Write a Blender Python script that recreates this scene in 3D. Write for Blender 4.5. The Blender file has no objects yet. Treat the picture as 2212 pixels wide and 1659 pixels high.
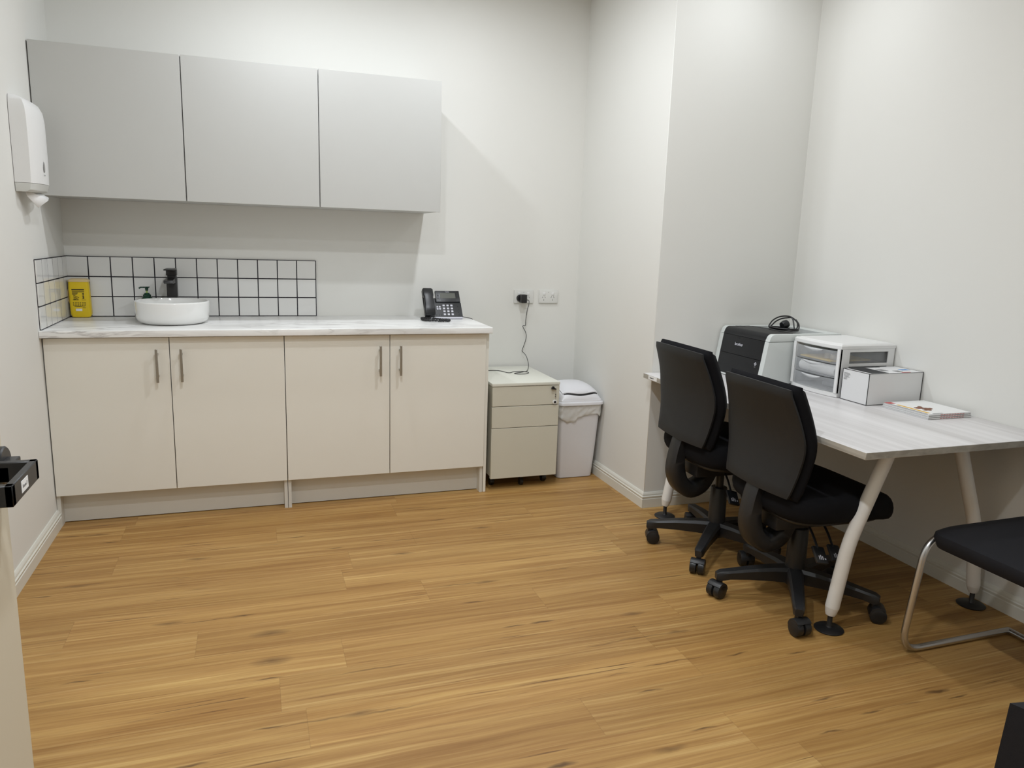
import bpy, bmesh, math, random
from mathutils import Vector, Matrix
random.seed(7)
C = bpy.context.scene.collection
PI = math.pi
# ------------------------------------------------------------------ measured layout (metres)
WX, RX, NY = 3.579, 2.766, -0.972         # right wall, return wall, niche wall
CEIL = 2.74
HT = 0.9034                               # worktop height
DZ = 0.7145                               # desk height

# ------------------------------------------------------------------ materials
def srgb(r, g, b):
    f = lambda c: (c/255/12.92) if c/255 <= .04045 else ((c/255+.055)/1.055)**2.4
    return (f(r), f(g), f(b), 1)
class NT:
    def __init__(s, name):
        s.m = bpy.data.materials.new(name); s.m.use_nodes = True
        s.t = s.m.node_tree; s.b = s.t.nodes['Principled BSDF']
    def n(s, kind, **kw):
        o = s.t.nodes.new(kind)
        for k, v in kw.items(): setattr(o, k, v)
        return o
    def l(s, a, b): s.t.links.new(a, b)
    def math(s, op, a, b=None, c=None, clamp=False):
        o = s.n('ShaderNodeMath', operation=op); o.use_clamp = clamp
        for i, v in enumerate((a, b, c)):
            if v is None: continue
            if isinstance(v, (int, float)): o.inputs[i].default_value = v
            else: s.l(v, o.inputs[i])
        return o.outputs[0]
    def comb(s, x, y, z):
        o = s.n('ShaderNodeCombineXYZ')
        for i, v in enumerate((x, y, z)):
            if isinstance(v, (int, float)): o.inputs[i].default_value = v
            else: s.l(v, o.inputs[i])
        return o.outputs[0]
    def noise(s, vec, scale=1, detail=3, rough=.5, dist=0):
        o = s.n('ShaderNodeTexNoise'); o.inputs['Scale'].default_value = scale
        o.inputs['Detail'].default_value = detail; o.inputs['Roughness'].default_value = rough
        o.inputs['Distortion'].default_value = dist
        if vec is not None: s.l(vec, o.inputs['Vector'])
        return o.outputs['Fac']
    def ramp(s, fac, stops):
        o = s.n('ShaderNodeValToRGB'); e = o.color_ramp.elements
        while len(e) < len(stops): e.new(.5)
        for i, (p, c) in enumerate(stops): e[i].position = p; e[i].color = c
        s.l(fac, o.inputs[0]); return o.outputs[0]
    def mix(s, fac, a, b, mode='MIX'):
        o = s.n('ShaderNodeMix', data_type='RGBA', blend_type=mode)
        for i, v in ((0, fac), (6, a), (7, b)):
            if isinstance(v, (int, float)): o.inputs[i].default_value = v
            elif isinstance(v, tuple): o.inputs[i].default_value = v
            else: s.l(v, o.inputs[i])
        return o.outputs[2]
    def bump(s, h, dist=.001, strength=.3):
        o = s.n('ShaderNodeBump'); o.inputs['Strength'].default_value = strength
        o.inputs['Distance'].default_value = dist
        s.l(h, o.inputs['Height']); s.l(o.outputs[0], s.b.inputs['Normal'])
    def coord(s):
        o = s.n('ShaderNodeTexCoord'); return o.outputs['Object']
def mat(name, col, rough=.5, metal=0, var=.03, scale=30, bump=0, spec=.5, coat=0, trans=0, alpha=1, sheen=0):
    """plain surface with a faint procedural variation of its colour"""
    s = NT(name); v = s.noise(s.coord(), scale, 3)
    c = s.mix(v, tuple(x*(1-var) for x in col[:3])+(1,), tuple(min(1, x*(1+var)) for x in col[:3])+(1,))
    s.l(c, s.b.inputs['Base Color'])
    s.b.inputs['Roughness'].default_value = rough; s.b.inputs['Metallic'].default_value = metal
    s.b.inputs['Specular IOR Level'].default_value = spec; s.b.inputs['Coat Weight'].default_value = coat
    s.b.inputs['Transmission Weight'].default_value = trans; s.b.inputs['Alpha'].default_value = alpha
    s.b.inputs['Sheen Weight'].default_value = sheen
    if bump: s.bump(s.noise(s.coord(), scale*6, 2), .001, bump)
    return s.m
WALLC = (.765, .76, .722)
wall_m = mat('wall_paint', WALLC, .75, var=.008, scale=4, bump=.08, spec=.3)
ceil_m = mat('ceiling_paint', (.84, .84, .82), .8, var=.01, scale=4)
trim_m = mat('skirting_gloss_paint', (.74, .73, .66), .35, var=.01, scale=6)
door_paint = mat('door_paint', (.66, .61, .49), .45, var=.015, scale=5)
cab_m = mat('cream_laminate_lifted', (.84, .82, .745), .42, var=.012, scale=9, bump=.05)  # same laminate as the wall cabinets, colour lifted in place of light
carc_m = mat('white_board', (.70, .685, .63), .5, var=.01, scale=12)
ucab_m = mat('white_laminate_dimmed', (.52, .522, .50), .42, var=.01, scale=9, bump=.04)  # same laminate as the base doors, colour darkened in place of weaker light
dark_gap = mat('shadow_gap_board', (.10, .09, .075), .8)
nickel = mat('brushed_nickel', (.42, .40, .36), .38, 1, var=.08, scale=80)
chrome = mat('chrome', (.58, .585, .60), .27, 1, var=.02)
steel = mat('bright_steel', (.6, .6, .6), .3, 1)
porcelain = mat('porcelain', (.84, .84, .82), .08, var=.005, coat=.5)
tile_m = mat('white_glazed_tile', (.76, .76, .74), .1, var=.02, scale=6, coat=.3)
grout_m = mat('black_grout', (.012, .01, .016), .8)
black_tap = mat('matt_black_metal', (.012, .012, .013), .38, var=.1)
black_pl = mat('black_plastic', (.014, .014, .015), .42, var=.1, bump=.15, scale=60)
black_gl = mat('black_gloss_plastic', (.012, .013, .015), .33, var=.05)
blk_fab = mat('black_fabric', (.0075, .0075, .009), .95, var=.2, scale=400, bump=.4, spec=.15)
blk_vinyl = mat('charcoal_vinyl', (.013, .0135, .0145), .55, var=.08, scale=40, bump=.12, spec=.4)
blk_seat = mat('black_upholstery', (.011, .011, .014), .8, var=.12, scale=200, bump=.3, spec=.25)
white_pl = mat('white_plastic', (.80, .80, .79), .32, var=.01)
binw = mat('bin_white_plastic', (.76, .76, .79), .35, var=.01)
white_met = mat('white_powder_coat', (.80, .78, .74), .38, var=.03, scale=40, bump=.1)
grey_pl = mat('dark_grey_plastic', (.022, .023, .025), .4, var=.05)
prn_white = mat('printer_white_plastic', (.66, .69, .67), .45, var=.01)
prn_black = mat('printer_black_plastic', (.010, .0105, .012), .45, var=.1, bump=.05, scale=90, spec=.35)
paper_m = mat('white_paper', (.85, .85, .84), .8, var=.01)
card_m = mat('white_card', (.78, .78, .78), .55, var=.01)
ink = mat('black_ink', (.01, .01, .01), .7)
ink_grey = mat('grey_ink', (.25, .25, .25), .7)
ink_red = mat('red_ink', (.55, .12, .12), .7)
ink_blue = mat('blue_ink', (.12, .3, .6), .6)
ink_gold = mat('gold_ink', (.75, .45, .06), .6)
ink_brown = mat('brown_ink', (.22, .09, .05), .6, var=.5, scale=80)
yellow_pl = mat('sharps_yellow_plastic', (.80, .57, .012), .35, var=.02)
tan_pl = mat('pale_yellow_plastic', (.72, .56, .30), .4, var=.05)
green_pl = mat('dark_green_plastic', (.006, .045, .026), .25, var=.05)
lime_pl = mat('lime_tube', (.35, .5, .12), .3)
lcd = mat('lcd_glass', (.13, .135, .12), .2, var=.05)
keyw = mat('phone_key_silver', (.62, .62, .68), .35)
ped_m = mat('cream_powder_coated_steel', (.66, .64, .54), .38, var=.01, scale=10)
ped_top = mat('white_steel_top', (.74, .74, .66), .35, var=.01)
manila = mat('yellow_card', (.75, .52, .12), .7)
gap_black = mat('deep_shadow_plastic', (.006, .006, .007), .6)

def glassy(name, col, rough, mixf):
    s = NT(name)
    s.b.inputs['Base Color'].default_value = col; s.b.inputs['Roughness'].default_value = rough
    tr = s.n('ShaderNodeBsdfTransparent'); mx = s.n('ShaderNodeMixShader')
    v = s.noise(s.coord(), 25, 3)
    f = s.math('MULTIPLY_ADD', v, .2, mixf-.1, clamp=True)
    s.l(f, mx.inputs[0]); s.l(tr.outputs[0], mx.inputs[1]); s.l(s.b.outputs[0], mx.inputs[2])
    s.l(mx.outputs[0], s.t.nodes['Material Output'].inputs['Surface'])
    return s.m
clear_pl = glassy('clear_plastic', (.66, .68, .70, 1), .10, .24)
liner_m = glassy('bin_liner_film', (.86, .86, .84, 1), .25, .74)
plate_m = mat('outlet_white_plastic', (.72, .72, .69), .3, var=.01)

# timber floor: boards run along X
def floor_material():
    s = NT('timber_plank_floor'); sep = s.n('ShaderNodeSeparateXYZ'); s.l(s.coord(), sep.inputs[0])
    X, Y = sep.outputs[0], sep.outputs[1]
    W, L = .180, 1.22
    Y0 = s.math('ADD', Y, 2.23)
    row = s.math('FLOOR', s.math('DIVIDE', Y0, W))
    wn = s.n('ShaderNodeTexWhiteNoise', noise_dimensions='1D'); s.l(row, wn.inputs['W'])
    xo = s.math('DIVIDE', s.math('MULTIPLY_ADD', wn.outputs['Value'], L*7.3, X), L)
    col = s.math('FLOOR', xo)
    wn2 = s.n('ShaderNodeTexWhiteNoise', noise_dimensions='2D'); s.l(s.comb(row, col, 0), wn2.inputs['Vector'])
    rid = wn2.outputs['Value']
    off = s.math('MULTIPLY', rid, 37.0)
    # slow cross-grain wobble so that the figure flows
    wob = s.math('MULTIPLY', s.math('SUBTRACT', s.noise(s.comb(s.math('MULTIPLY', X, 1.3), s.math('MULTIPLY', Y, 3), off), 1, 2), .5), .035)
    Yw = s.math('ADD', Y, wob)
    g1 = s.noise(s.comb(s.math('MULTIPLY', X, .8), s.math('MULTIPLY', Yw, 30), off), 1, 7, .66, .35)
    g2 = s.noise(s.comb(s.math('MULTIPLY', X, 2.5), s.math('MULTIPLY', Yw, 120), off), 1, 5, .6, .2)
    g3 = s.noise(s.comb(s.math('MULTIPLY', X, .5), s.math('MULTIPLY', Yw, 9), off), 1, 3, .5, .6)
    base = s.ramp(g1, [(.28, srgb(160, 119, 66)), (.45, srgb(184, 143, 86)), (.60, srgb(199, 160, 99)), (.78, srgb(218, 184, 118))])
    base = s.mix(s.math('MULTIPLY', s.math('SUBTRACT', g2, .40, clamp=True), 2.1, clamp=True), base, srgb(158, 114, 66))
    g4 = s.noise(s.comb(s.math('MULTIPLY', X, 1.2), s.math('MULTIPLY', Yw, 75), s.math('ADD', off, 4)), 1, 4, .6, .2)
    base = s.mix(s.math('MULTIPLY', s.math('SUBTRACT', g4, .54, clamp=True), 3.0, clamp=True), base, srgb(226, 192, 130))
    tone = s.ramp(g3, [(.32, srgb(206, 190, 168)), (.68, srgb(252, 250, 248))])
    base = s.mix(.7, base, tone, 'MULTIPLY')
    pt = s.math('MULTIPLY_ADD', rid, .12, .89)
    hsv = s.n('ShaderNodeHueSaturation'); hsv.inputs['Saturation'].default_value = 1.0; hsv.inputs['Hue'].default_value = .5025; s.l(base, hsv.inputs['Color']); s.l(pt, hsv.inputs['Value'])
    base = hsv.outputs[0]
    # thin dark gum streaks
    st = s.noise(s.comb(s.math('MULTIPLY', X, 3.2), s.math('MULTIPLY', Yw, 95), s.math('ADD', off, 9)), 1, 2, .5, .3)
    area = s.noise(s.comb(s.math('MULTIPLY', X, 1.7), s.math('MULTIPLY', Y, 9), s.math('ADD', off, 3)), 1, 2)
    stf = s.math('MULTIPLY', s.math('MULTIPLY', s.math('SUBTRACT', st, .635, clamp=True), 16, clamp=True),
                 s.math('MULTIPLY', s.math('SUBTRACT', area, .50, clamp=True), 9, clamp=True), clamp=True)
    base = s.mix(s.math('MULTIPLY', stf, .75), base, srgb(92, 60, 34))
    # gum veins and knots that sit in the boards (x, y, half length, half width, strength)
    wv = s.math('MULTIPLY', s.math('SUBTRACT', s.noise(s.comb(s.math('MULTIPLY', X, 14), s.math('MULTIPLY', Y, 20), 0), 1, 2), .5), .022)
    Yk = s.math('ADD', Y, wv); nz = s.noise(s.comb(s.math('MULTIPLY', X, 30), s.math('MULTIPLY', Y, 160), 2), 1, 3)
    P2 = s.comb(X, Yk, 0); tot = None
    for x, y, lx, ly, k in FLOOR_MARKS:
        a = s.n('ShaderNodeVectorMath', operation='SUBTRACT'); s.l(P2, a.inputs[0]); a.inputs[1].default_value = (x, y, 0)
        m_ = s.n('ShaderNodeVectorMath', operation='MULTIPLY'); s.l(a.outputs[0], m_.inputs[0]); m_.inputs[1].default_value = (1/lx, 1/ly, 0)
        d_ = s.n('ShaderNodeVectorMath', operation='LENGTH'); s.l(m_.outputs[0], d_.inputs[0])
        f_ = s.math('MULTIPLY', s.math('SUBTRACT', 1, d_.outputs['Value'], clamp=True), k)
        tot = f_ if tot is None else s.math('MAXIMUM', tot, f_)
    mk = s.math('MULTIPLY', s.math('POWER', tot, .85), s.math('MULTIPLY_ADD', nz, 3.2, -.15, clamp=True), clamp=True)
    base = s.mix(s.math('MULTIPLY', mk, .85), base, srgb(84, 58, 34))
    # joints
    fy = s.math('FRACT', s.math('DIVIDE', Y0, W)); fx = s.math('FRACT', xo)
    jy = s.math('LESS_THAN', s.math('MINIMUM', fy, s.math('SUBTRACT', 1, fy)), .006)
    jx = s.math('LESS_THAN', s.math('MINIMUM', fx, s.math('SUBTRACT', 1, fx)), .0009)
    j = s.math('MAXIMUM', jy, jx)
    base = s.mix(s.math('MULTIPLY', j, .20), base, srgb(96, 66, 38))
    s.l(base, s.b.inputs['Base Color'])
    s.l(s.math('MULTIPLY_ADD', g2, .15, .40), s.b.inputs['Roughness'])
    s.b.inputs['Specular IOR Level'].default_value = .35
    s.bump(s.math('SUBTRACT', s.math('MULTIPLY', g2, .4), j), .0006, .25)
    return s.m
FLOOR_MARKS = [(1.174, -1.101, 0.05, 0.0055, 1.1), (1.449, -1.235, 0.06, 0.014, 0.7), (1.72, -1.59, 0.06, 0.014, 0.7), (1.626, -1.585, 0.16, 0.005, 0.7), (1.625, -1.741, 0.05, 0.0055, 1.1), (0.557, -1.608, 0.06, 0.014, 0.7), (0.688, -1.621, 0.16, 0.005, 0.7), (0.803, -1.615, 0.05, 0.0055, 1.1), (1.824, -1.949, 0.055, 0.0095, 1.4), (1.715, -1.949, 0.05, 0.0055, 1.1), (0.893, -1.77, 0.075, 0.026, 0.75), (0.893, -1.949, 0.075, 0.026, 0.75), (0.884, -2.048, 0.05, 0.0055, 1.1), (1.183, -2.084, 0.16, 0.005, 0.7), (1.121, -2.299, 0.06, 0.014, 0.7), (1.013, -2.298, 0.16, 0.005, 0.7), (1.194, -2.305, 0.16, 0.005, 0.7), (0.881, -2.291, 0.05, 0.0055, 1.1), (0.617, -1.068, 0.06, 0.014, 0.7), (0.684, -2.393, 0.05, 0.0055, 1.1), (2.17, -1.985, 0.06, 0.014, 0.7), (2.262, -2.146, 0.06, 0.014, 0.7), (2.11, -2.142, 0.16, 0.005, 0.7), (2.148, -2.311, 0.16, 0.005, 0.7), (2.382, -2.328, 0.05, 0.0055, 1.1), (2.588, -2.381, 0.05, 0.0055, 1.1), (1.992, -2.435, 0.05, 0.0055, 1.1), (1.911, -2.692, 0.06, 0.014, 0.7), (2.049, -2.639, 0.05, 0.0055, 1.1), (2.396, -2.758, 0.05, 0.0055, 1.1), (2.865, -2.693, 0.055, 0.0095, 1.4), (2.905, -2.73, 0.05, 0.0055, 1.1), (2.581, -2.715, 0.05, 0.0055, 1.1), (2.484, -2.622, 0.05, 0.0055, 1.1), (1.598, -2.664, 0.055, 0.0095, 1.4), (0.095, -1.278, 0.05, 0.0055, 1.1), (0.206, -1.215, 0.06, 0.014, 0.7), (0.336, -1.91, 0.05, 0.0055, 1.1), (0.182, -0.693, 0.06, 0.014, 0.7), (0.25, -0.796, 0.05, 0.0055, 1.1), (0.177, -1.215, 0.16, 0.005, 0.7), (2.083, -0.916, 0.16, 0.005, 0.7), (1.866, -1.036, 0.06, 0.014, 0.7), (1.501, -1.085, 0.16, 0.005, 0.7), (1.023, -0.933, 0.05, 0.0055, 1.1), (2.309, -1.431, 0.05, 0.0055, 1.1), (1.688, -0.886, 0.05, 0.0055, 1.1)]
floor_m = floor_material()
def marble():
    s = NT('marble_look_laminate'); sep = s.n('ShaderNodeSeparateXYZ'); s.l(s.coord(), sep.inputs[0])
    v = s.comb(s.math('MULTIPLY', sep.outputs[0], 1.6), s.math('MULTIPLY_ADD', sep.outputs[1], 5.5, s.math('MULTIPLY', sep.outputs[2], 9)), s.math('MULTIPLY', sep.outputs[2], 2))
    a = s.noise(v, 1.1, 5, .55, 1.1)
    vein = s.math('SUBTRACT', 1, s.math('MULTIPLY', s.math('ABSOLUTE', s.math('SUBTRACT', a, .5)), 34), clamp=True)
    b = s.noise(v, 1.0, 5, .6, .5)
    c = s.ramp(b, [(.32, srgb(214, 213, 210)), (.52, srgb(242, 242, 240))])
    f = s.math('MULTIPLY', s.math('MULTIPLY', vein, s.math('MULTIPLY', s.math('SUBTRACT', s.noise(v, .7, 2), .42, clamp=True), 5, clamp=True), clamp=True), .6)
    s.l(s.mix(f, c, srgb(150, 143, 140)), s.b.inputs['Base Color'])
    s.b.inputs['Roughness'].default_value = .3
    return s.m
marble_m = marble()
def pale_wood(name, lo, hi, ax=1):
    s = NT(name); sep = s.n('ShaderNodeSeparateXYZ'); s.l(s.coord(), sep.inputs[0])
    A, B = (sep.outputs[1], sep.outputs[0]) if ax == 1 else (sep.outputs[0], sep.outputs[1])
    g = s.noise(s.comb(s.math('MULTIPLY', A, 1.2), s.math('MULTIPLY', B, 22), s.math('MULTIPLY', sep.outputs[2], 60)), 1, 6, .6, .5)
    h = s.noise(s.comb(s.math('MULTIPLY', A, .6), s.math('MULTIPLY', B, 7), 5), 1, 2)
    c = s.ramp(s.math('MULTIPLY_ADD', h, .5, s.math('MULTIPLY', g, .5)), [(.38, lo), (.62, hi)])
    s.l(c, s.b.inputs['Base Color']); s.b.inputs['Roughness'].default_value = .36
    s.bump(g, .0004, .15)
    return s.m
desk_m = pale_wood('pale_grey_wood_laminate', srgb(205, 202, 201), srgb(233, 231, 231))
desk_edge = pale_wood('grey_wood_edge_band', srgb(150, 144, 134), srgb(186, 181, 170))

# ------------------------------------------------------------------ mesh helpers
def newbm(): return bmesh.new()
def box(bm, x0, x1, y0, y1, z0, z1, bev=0, seg=2, mi=0, M=None):
    vs = [bm.verts.new((x, y, z)) for x in (x0, x1) for y in (y0, y1) for z in (z0, z1)]
    fs = [(0, 1, 3, 2), (4, 6, 7, 5), (0, 4, 5, 1), (2, 3, 7, 6), (0, 2, 6, 4), (1, 5, 7, 3)]
    faces = [bm.faces.new([vs[i] for i in f]) for f in fs]
    for f in faces: f.material_index = mi
    geo = faces
    if bev > 0:
        ed = list({e for f in faces for e in f.edges})
        r = bmesh.ops.bevel(bm, geom=ed, offset=bev, segments=seg, profile=.6, affect='EDGES')
        vs = list({v for f in r['faces'] for v in f.verts} | {v for f in faces if f.is_valid for v in f.verts})
        for f in r['faces']: f.material_index = mi
    if M is not None:
        for v in vs: v.co = M @ v.co
    return faces
def prism(bm, pts, a, b, plane='xz', mi=0, bev=0):
    """extrude polygon pts in a plane from a to b along the third axis"""
    def P(u, v, w): return {'xz': (u, w, v), 'yz': (w, u, v), 'xy': (u, v, w)}[plane]
    A = [bm.verts.new(P(u, v, a)) for u, v in pts]; B = [bm.verts.new(P(u, v, b)) for u, v in pts]
    n = len(pts); fs = [bm.faces.new(A), bm.faces.new(B[::-1])]
    for i in range(n): fs.append(bm.faces.new([A[i], B[i], B[(i+1) % n], A[(i+1) % n]]))
    for f in fs: f.material_index = mi
    if bev:
        ed = list({e for f in fs[:2] for e in f.edges})
        bmesh.ops.bevel(bm, geom=ed, offset=bev, segments=2, profile=.6, affect='EDGES')
    return fs
def skin(bm, rings, closed=True, caps=True, mi=0):
    R = [[bm.verts.new(p) for p in r] for r in rings]; n = len(R[0])
    for a, b in zip(R, R[1:]):
        for i in range(n if closed else n-1):
            j = (i+1) % n
            f = bm.faces.new([a[i], a[j], b[j], b[i]]); f.material_index = mi
    if caps and closed:
        for r in (R[0][::-1], R[-1]):
            f = bm.faces.new(r); f.material_index = mi
    return R
def lathe(bm, prof, c=(0, 0, 0), seg=32, mi=0, M=None, caps=True):
    rings = []
    for r, z in prof:
        ring = []
        for i in range(seg):
            a = 2*PI*i/seg; p = Vector((r*math.cos(a), r*math.sin(a), z))
            if M is not None: p = M @ p
            ring.append(Vector(c)+p)
        rings.append(ring)
    return skin(bm, rings, True, caps, mi)
def crom(pts, n=6, closed=False):
    P = [Vector(p) for p in pts]; out = []; m = len(P)
    rng = range(m if closed else m-1)
    for i in rng:
        if closed: p0, p1, p2, p3 = P[i-1], P[i], P[(i+1) % m], P[(i+2) % m]
        else: p0, p1, p2, p3 = P[max(i-1, 0)], P[i], P[i+1], P[min(i+2, m-1)]
        for k in range(n):
            t = k/n
            out.append(.5*((2*p1)+(p2-p0)*t+(2*p0-5*p1+4*p2-p3)*t*t+(3*p1-p0-3*p2+p3)*t**3))
    if not closed: out.append(P[-1])
    return out
def tube(bm, pts, r, seg=10, closed=False, mi=0, caps=True):
    P = [Vector(p) for p in pts]; m = len(P); rings = []
    R = r if isinstance(r, (list, tuple)) else [r]*m
    ref = None
    for i in range(m):
        if closed: t = (P[(i+1) % m]-P[i-1]).normalized()
        else: t = (P[min(i+1, m-1)]-P[max(i-1, 0)]).normalized()
        if ref is None: ref = t.orthogonal().normalized()
        ref = (ref - t*ref.dot(t)).normalized(); bi = t.cross(ref)
        rings.append([P[i]+(ref*math.cos(2*PI*k/seg)+bi*math.sin(2*PI*k/seg))*R[i] for k in range(seg)])
    if closed: rings.append(rings[0])
    skin(bm, rings, True, caps and not closed, mi)
    if closed: bmesh.ops.remove_doubles(bm, verts=bm.verts[:], dist=1e-6)
def bend(pts, rad, n=6):
    """polyline with rounded corners"""
    P = [Vector(p) for p in pts]; out = [P[0]]
    for i in range(1, len(P)-1):
        a, b, c = P[i-1], P[i], P[i+1]; u = (a-b).normalized(); w = (c-b).normalized()
        d = min(rad, (a-b).length*.49, (c-b).length*.49)
        s, e = b+u*d, b+w*d
        for k in range(n+1):
            t = k/n; out.append((1-t)**2*s+2*t*(1-t)*b+t*t*e)
    out.append(P[-1]); return out
def rrect(cx, cy, hx, hy, r, z, n=5):
    out = []
    for sx, sy, a0 in ((1, 1, 0), (-1, 1, PI/2), (-1, -1, PI), (1, -1, 1.5*PI)):
        for k in range(n+1):
            a = a0+PI/2*k/n
            out.append(Vector((cx+sx*(hx-r)+r*math.cos(a), cy+sy*(hy-r)+r*math.sin(a), z)))
    return out
ROOTLOC = {}
def finish(name, bm, mats, parent=None, local=False, angle=38, smooth=True, sub=0):
    bmesh.ops.recalc_face_normals(bm, faces=bm.faces[:])
    if parent is not None and not local:
        r = parent
        while r.parent: r = r.parent
        L = ROOTLOC.get(r.name, Vector((0, 0, 0)))
        for v in bm.verts: v.co -= L
    me = bpy.data.meshes.new(name); bm.to_mesh(me); bm.free()
    for m in (mats if isinstance(mats, (list, tuple)) else [mats]): me.materials.append(m)
    if smooth:
        me.shade_smooth()
        if not sub: me.set_sharp_from_angle(angle=math.radians(angle))
    o = bpy.data.objects.new(name, me); C.objects.link(o)
    if parent is not None: o.parent = parent
    if sub:
        md = o.modifiers.new('Subdivision', 'SUBSURF'); md.levels = sub; md.render_levels = sub
    return o
def tag(o, label, cat, group=None):
    o['label'] = label; o['category'] = cat
    if group: o['group'] = group
    return o
def thing(name, label, cat, loc=(0, 0, 0), rz=0, group=None):
    o = bpy.data.objects.new(name, None); o.empty_display_size = .05; C.objects.link(o)
    o.location = loc; o.rotation_euler = (0, 0, rz); ROOTLOC[o.name] = Vector(loc)
    return tag(o, label, cat, group)
def single(name, bm, mats, label, cat, group=None, base=None, **kw):
    """a thing that is one mesh; its origin goes to its base"""
    vs = [v.co for v in bm.verts]
    if base is None:
        base = Vector(((min(v.x for v in vs)+max(v.x for v in vs))/2, (min(v.y for v in vs)+max(v.y for v in vs))/2, min(v.z for v in vs)))
    for v in bm.verts: v.co -= base
    o = finish(name, bm, mats, **kw); o.location = base
    return tag(o, label, cat, group)
def struct(name, bm, m, **kw):
    o = finish(name, bm, m, **kw); o['kind'] = 'structure'; return o
def text(s, size, M, m, name, parent, local=False, extr=.0002, align='CENTER', bold=0):
    cu = bpy.data.curves.new(name, 'FONT'); cu.body = s; cu.size = size; cu.extrude = extr
    cu.align_x = align; cu.align_y = 'CENTER'; cu.offset = bold; cu.resolution_u = 3
    t = bpy.data.objects.new('tmp', cu); C.objects.link(t)
    dg = bpy.context.evaluated_depsgraph_get()
    me = bpy.data.meshes.new_from_object(t.evaluated_get(dg)); bpy.data.objects.remove(t)
    bm = newbm(); bm.from_mesh(me); bm.transform(M); bpy.data.meshes.remove(me)
    for f in bm.faces: f.material_index = 0
    return finish(name, bm, m, parent, local, smooth=False)
def frame(o, x, y):
    """matrix: local x,y,z axes at origin o; z = x cross y"""
    x = Vector(x).normalized(); y = Vector(y).normalized(); z = x.cross(y)
    return Matrix(((x.x, y.x, z.x, o[0]), (x.y, y.y, z.y, o[1]), (x.z, y.z, z.z, o[2]), (0, 0, 0, 1)))

# ------------------------------------------------------------------ room shell
FY = -4.02                                  # front wall (doorway) inner face
b = newbm(); box(b, -.7, 3.75, -5.7, .15, -.08, 0); struct('floor', b, floor_m)
b = newbm(); box(b, -.7, 3.75, -5.7, .15, CEIL, CEIL+.08); struct('ceiling', b, ceil_m)
b = newbm(); box(b, -.12, RX, 0, .12, 0, CEIL); struct('wall_back', b, wall_m)
b = newbm(); box(b, -.12, 0, FY, 0, 0, CEIL); struct('wall_left', b, wall_m)
b = newbm(); box(b, RX, WX+.12, NY, .12, 0, CEIL, .002, 1); struct('wall_niche', b, wall_m)
b = newbm(); box(b, WX, WX+.12, FY, NY, 0, CEIL); struct('wall_right', b, wall_m)
b = newbm(); box(b, -.12, .475, FY-.11, FY, 0, CEIL); box(b, 1.46, WX+.12, FY-.11, FY, 0, CEIL)
box(b, .475, 1.46, FY-.11, FY, 2.08, CEIL); struct('wall_front', b, wall_m)
b = newbm(); box(b, -.7, 3.75, -5.7, -5.6, 0, CEIL); box(b, -.7, -.6, -5.6, FY-.11, 0, CEIL)
box(b, 3.65, 3.75, -5.6, FY-.11, 0, CEIL); struct('wall_corridor', b, wall_m)
# skirting profile (distance from wall, height)
SK = [(0, 0), (.016, 0), (.016, .046), (.0135, .049), (.0135, .052), (.0155, .055), (.0155, .060), (.011, .064), (.0115, .068), (.009, .074), (.004, .081), (0, .081)]
def skirting(name, path, inward):
    """path of floor points, inward normals per segment, mitred"""
    b = newbm(); rings = []
    for i, p in enumerate(path):
        if i == 0: d = Vector(inward[0])
        elif i == len(path)-1: d = Vector(inward[-1])
        else: d = Vector(inward[i-1])+Vector(inward[i])
        rings.append([Vector((p[0]+d.x*u, p[1]+d.y*u, v)) for u, v in SK])
    skin(b, rings); return struct(name, b, trim_m)
skirting('baseboard_left', [(0, -.5426), (0, FY)], [(1, 0, 0)])
skirting('baseboard_niche', [(RX, 0), (RX, NY), (WX, NY), (WX, FY)], [(-1, 0, 0), (0, -1, 0), (-1, 0, 0)])
skirting('baseboard_back', [(2.036, 0), (RX-.016, 0)], [(0, -1, 0)])
# door frame
b = newbm()
for x0, x1 in ((.415, .485), (1.45, 1.52)): box(b, x0, x1, FY, FY+.016, 0, 2.14, .003)
box(b, .415, 1.52, FY, FY+.016, 2.07, 2.14, .003)
struct('trim_1', b, trim_m)

# ------------------------------------------------------------------ open door with its black lever
b = newbm(); box(b, .488, .526, -4.01, -3.035, .008, 2.045, .002, 1)
door = struct('door_1', b, door_paint)
def rose(x0, x1, name):
    b = newbm(); M = Matrix.Rotation(PI/2, 4, 'Y')
    lathe(b, [(.0275, 0), (.0275, x1-x0-.002), (.0255, x1-x0)], (x0, -3.062, 1.014), 40, M=M)
    lathe(b, [(.010, 0), (.010, .03)], (x1-.002, -3.062, 1.010), 20, M=M)
    return finish(name, b, black_tap, door)
rose(.526, .537, 'handle_rose')
def lever_mesh(s=1, x0=.540, x1=.584):
    b = newbm(); t = .0095
    pts_o = [(x0-.006, -3.094), (x1, -3.094), (x1, -3.214), (x0, -3.214)]
    # U of flat bar seen from above: neck, grip, return
    box(b, x0-.012, x1, -3.106, -3.094, 1.002, 1.030, .0012, 1)
    box(b, x1-t, x1, -3.214, -3.094, 1.002, 1.030, .0012, 1)
    box(b, x0-.004, x1, -3.214, -3.203, 1.002, 1.030, .0012, 1)
    box(b, x0-.004, x0+.012, -3.106, -3.05, 1.002, 1.024, .0012, 1)
    return b
lev = finish('door_lever', lever_mesh(), black_tap, door)
b = newbm(); box(b, .584, .5844, -3.178, -3.148, 1.008, 1.0235)
lab = finish('sticker', b, paper_m, lev); lab['label'] = 'small white sticker with black lettering'
text('Room 7', .0062, frame((.5845, -3.163, 1.0157), (0, 1, 0), (0, 0, 1)), ink_grey, 'lettering', lab, bold=.0001)
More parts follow.
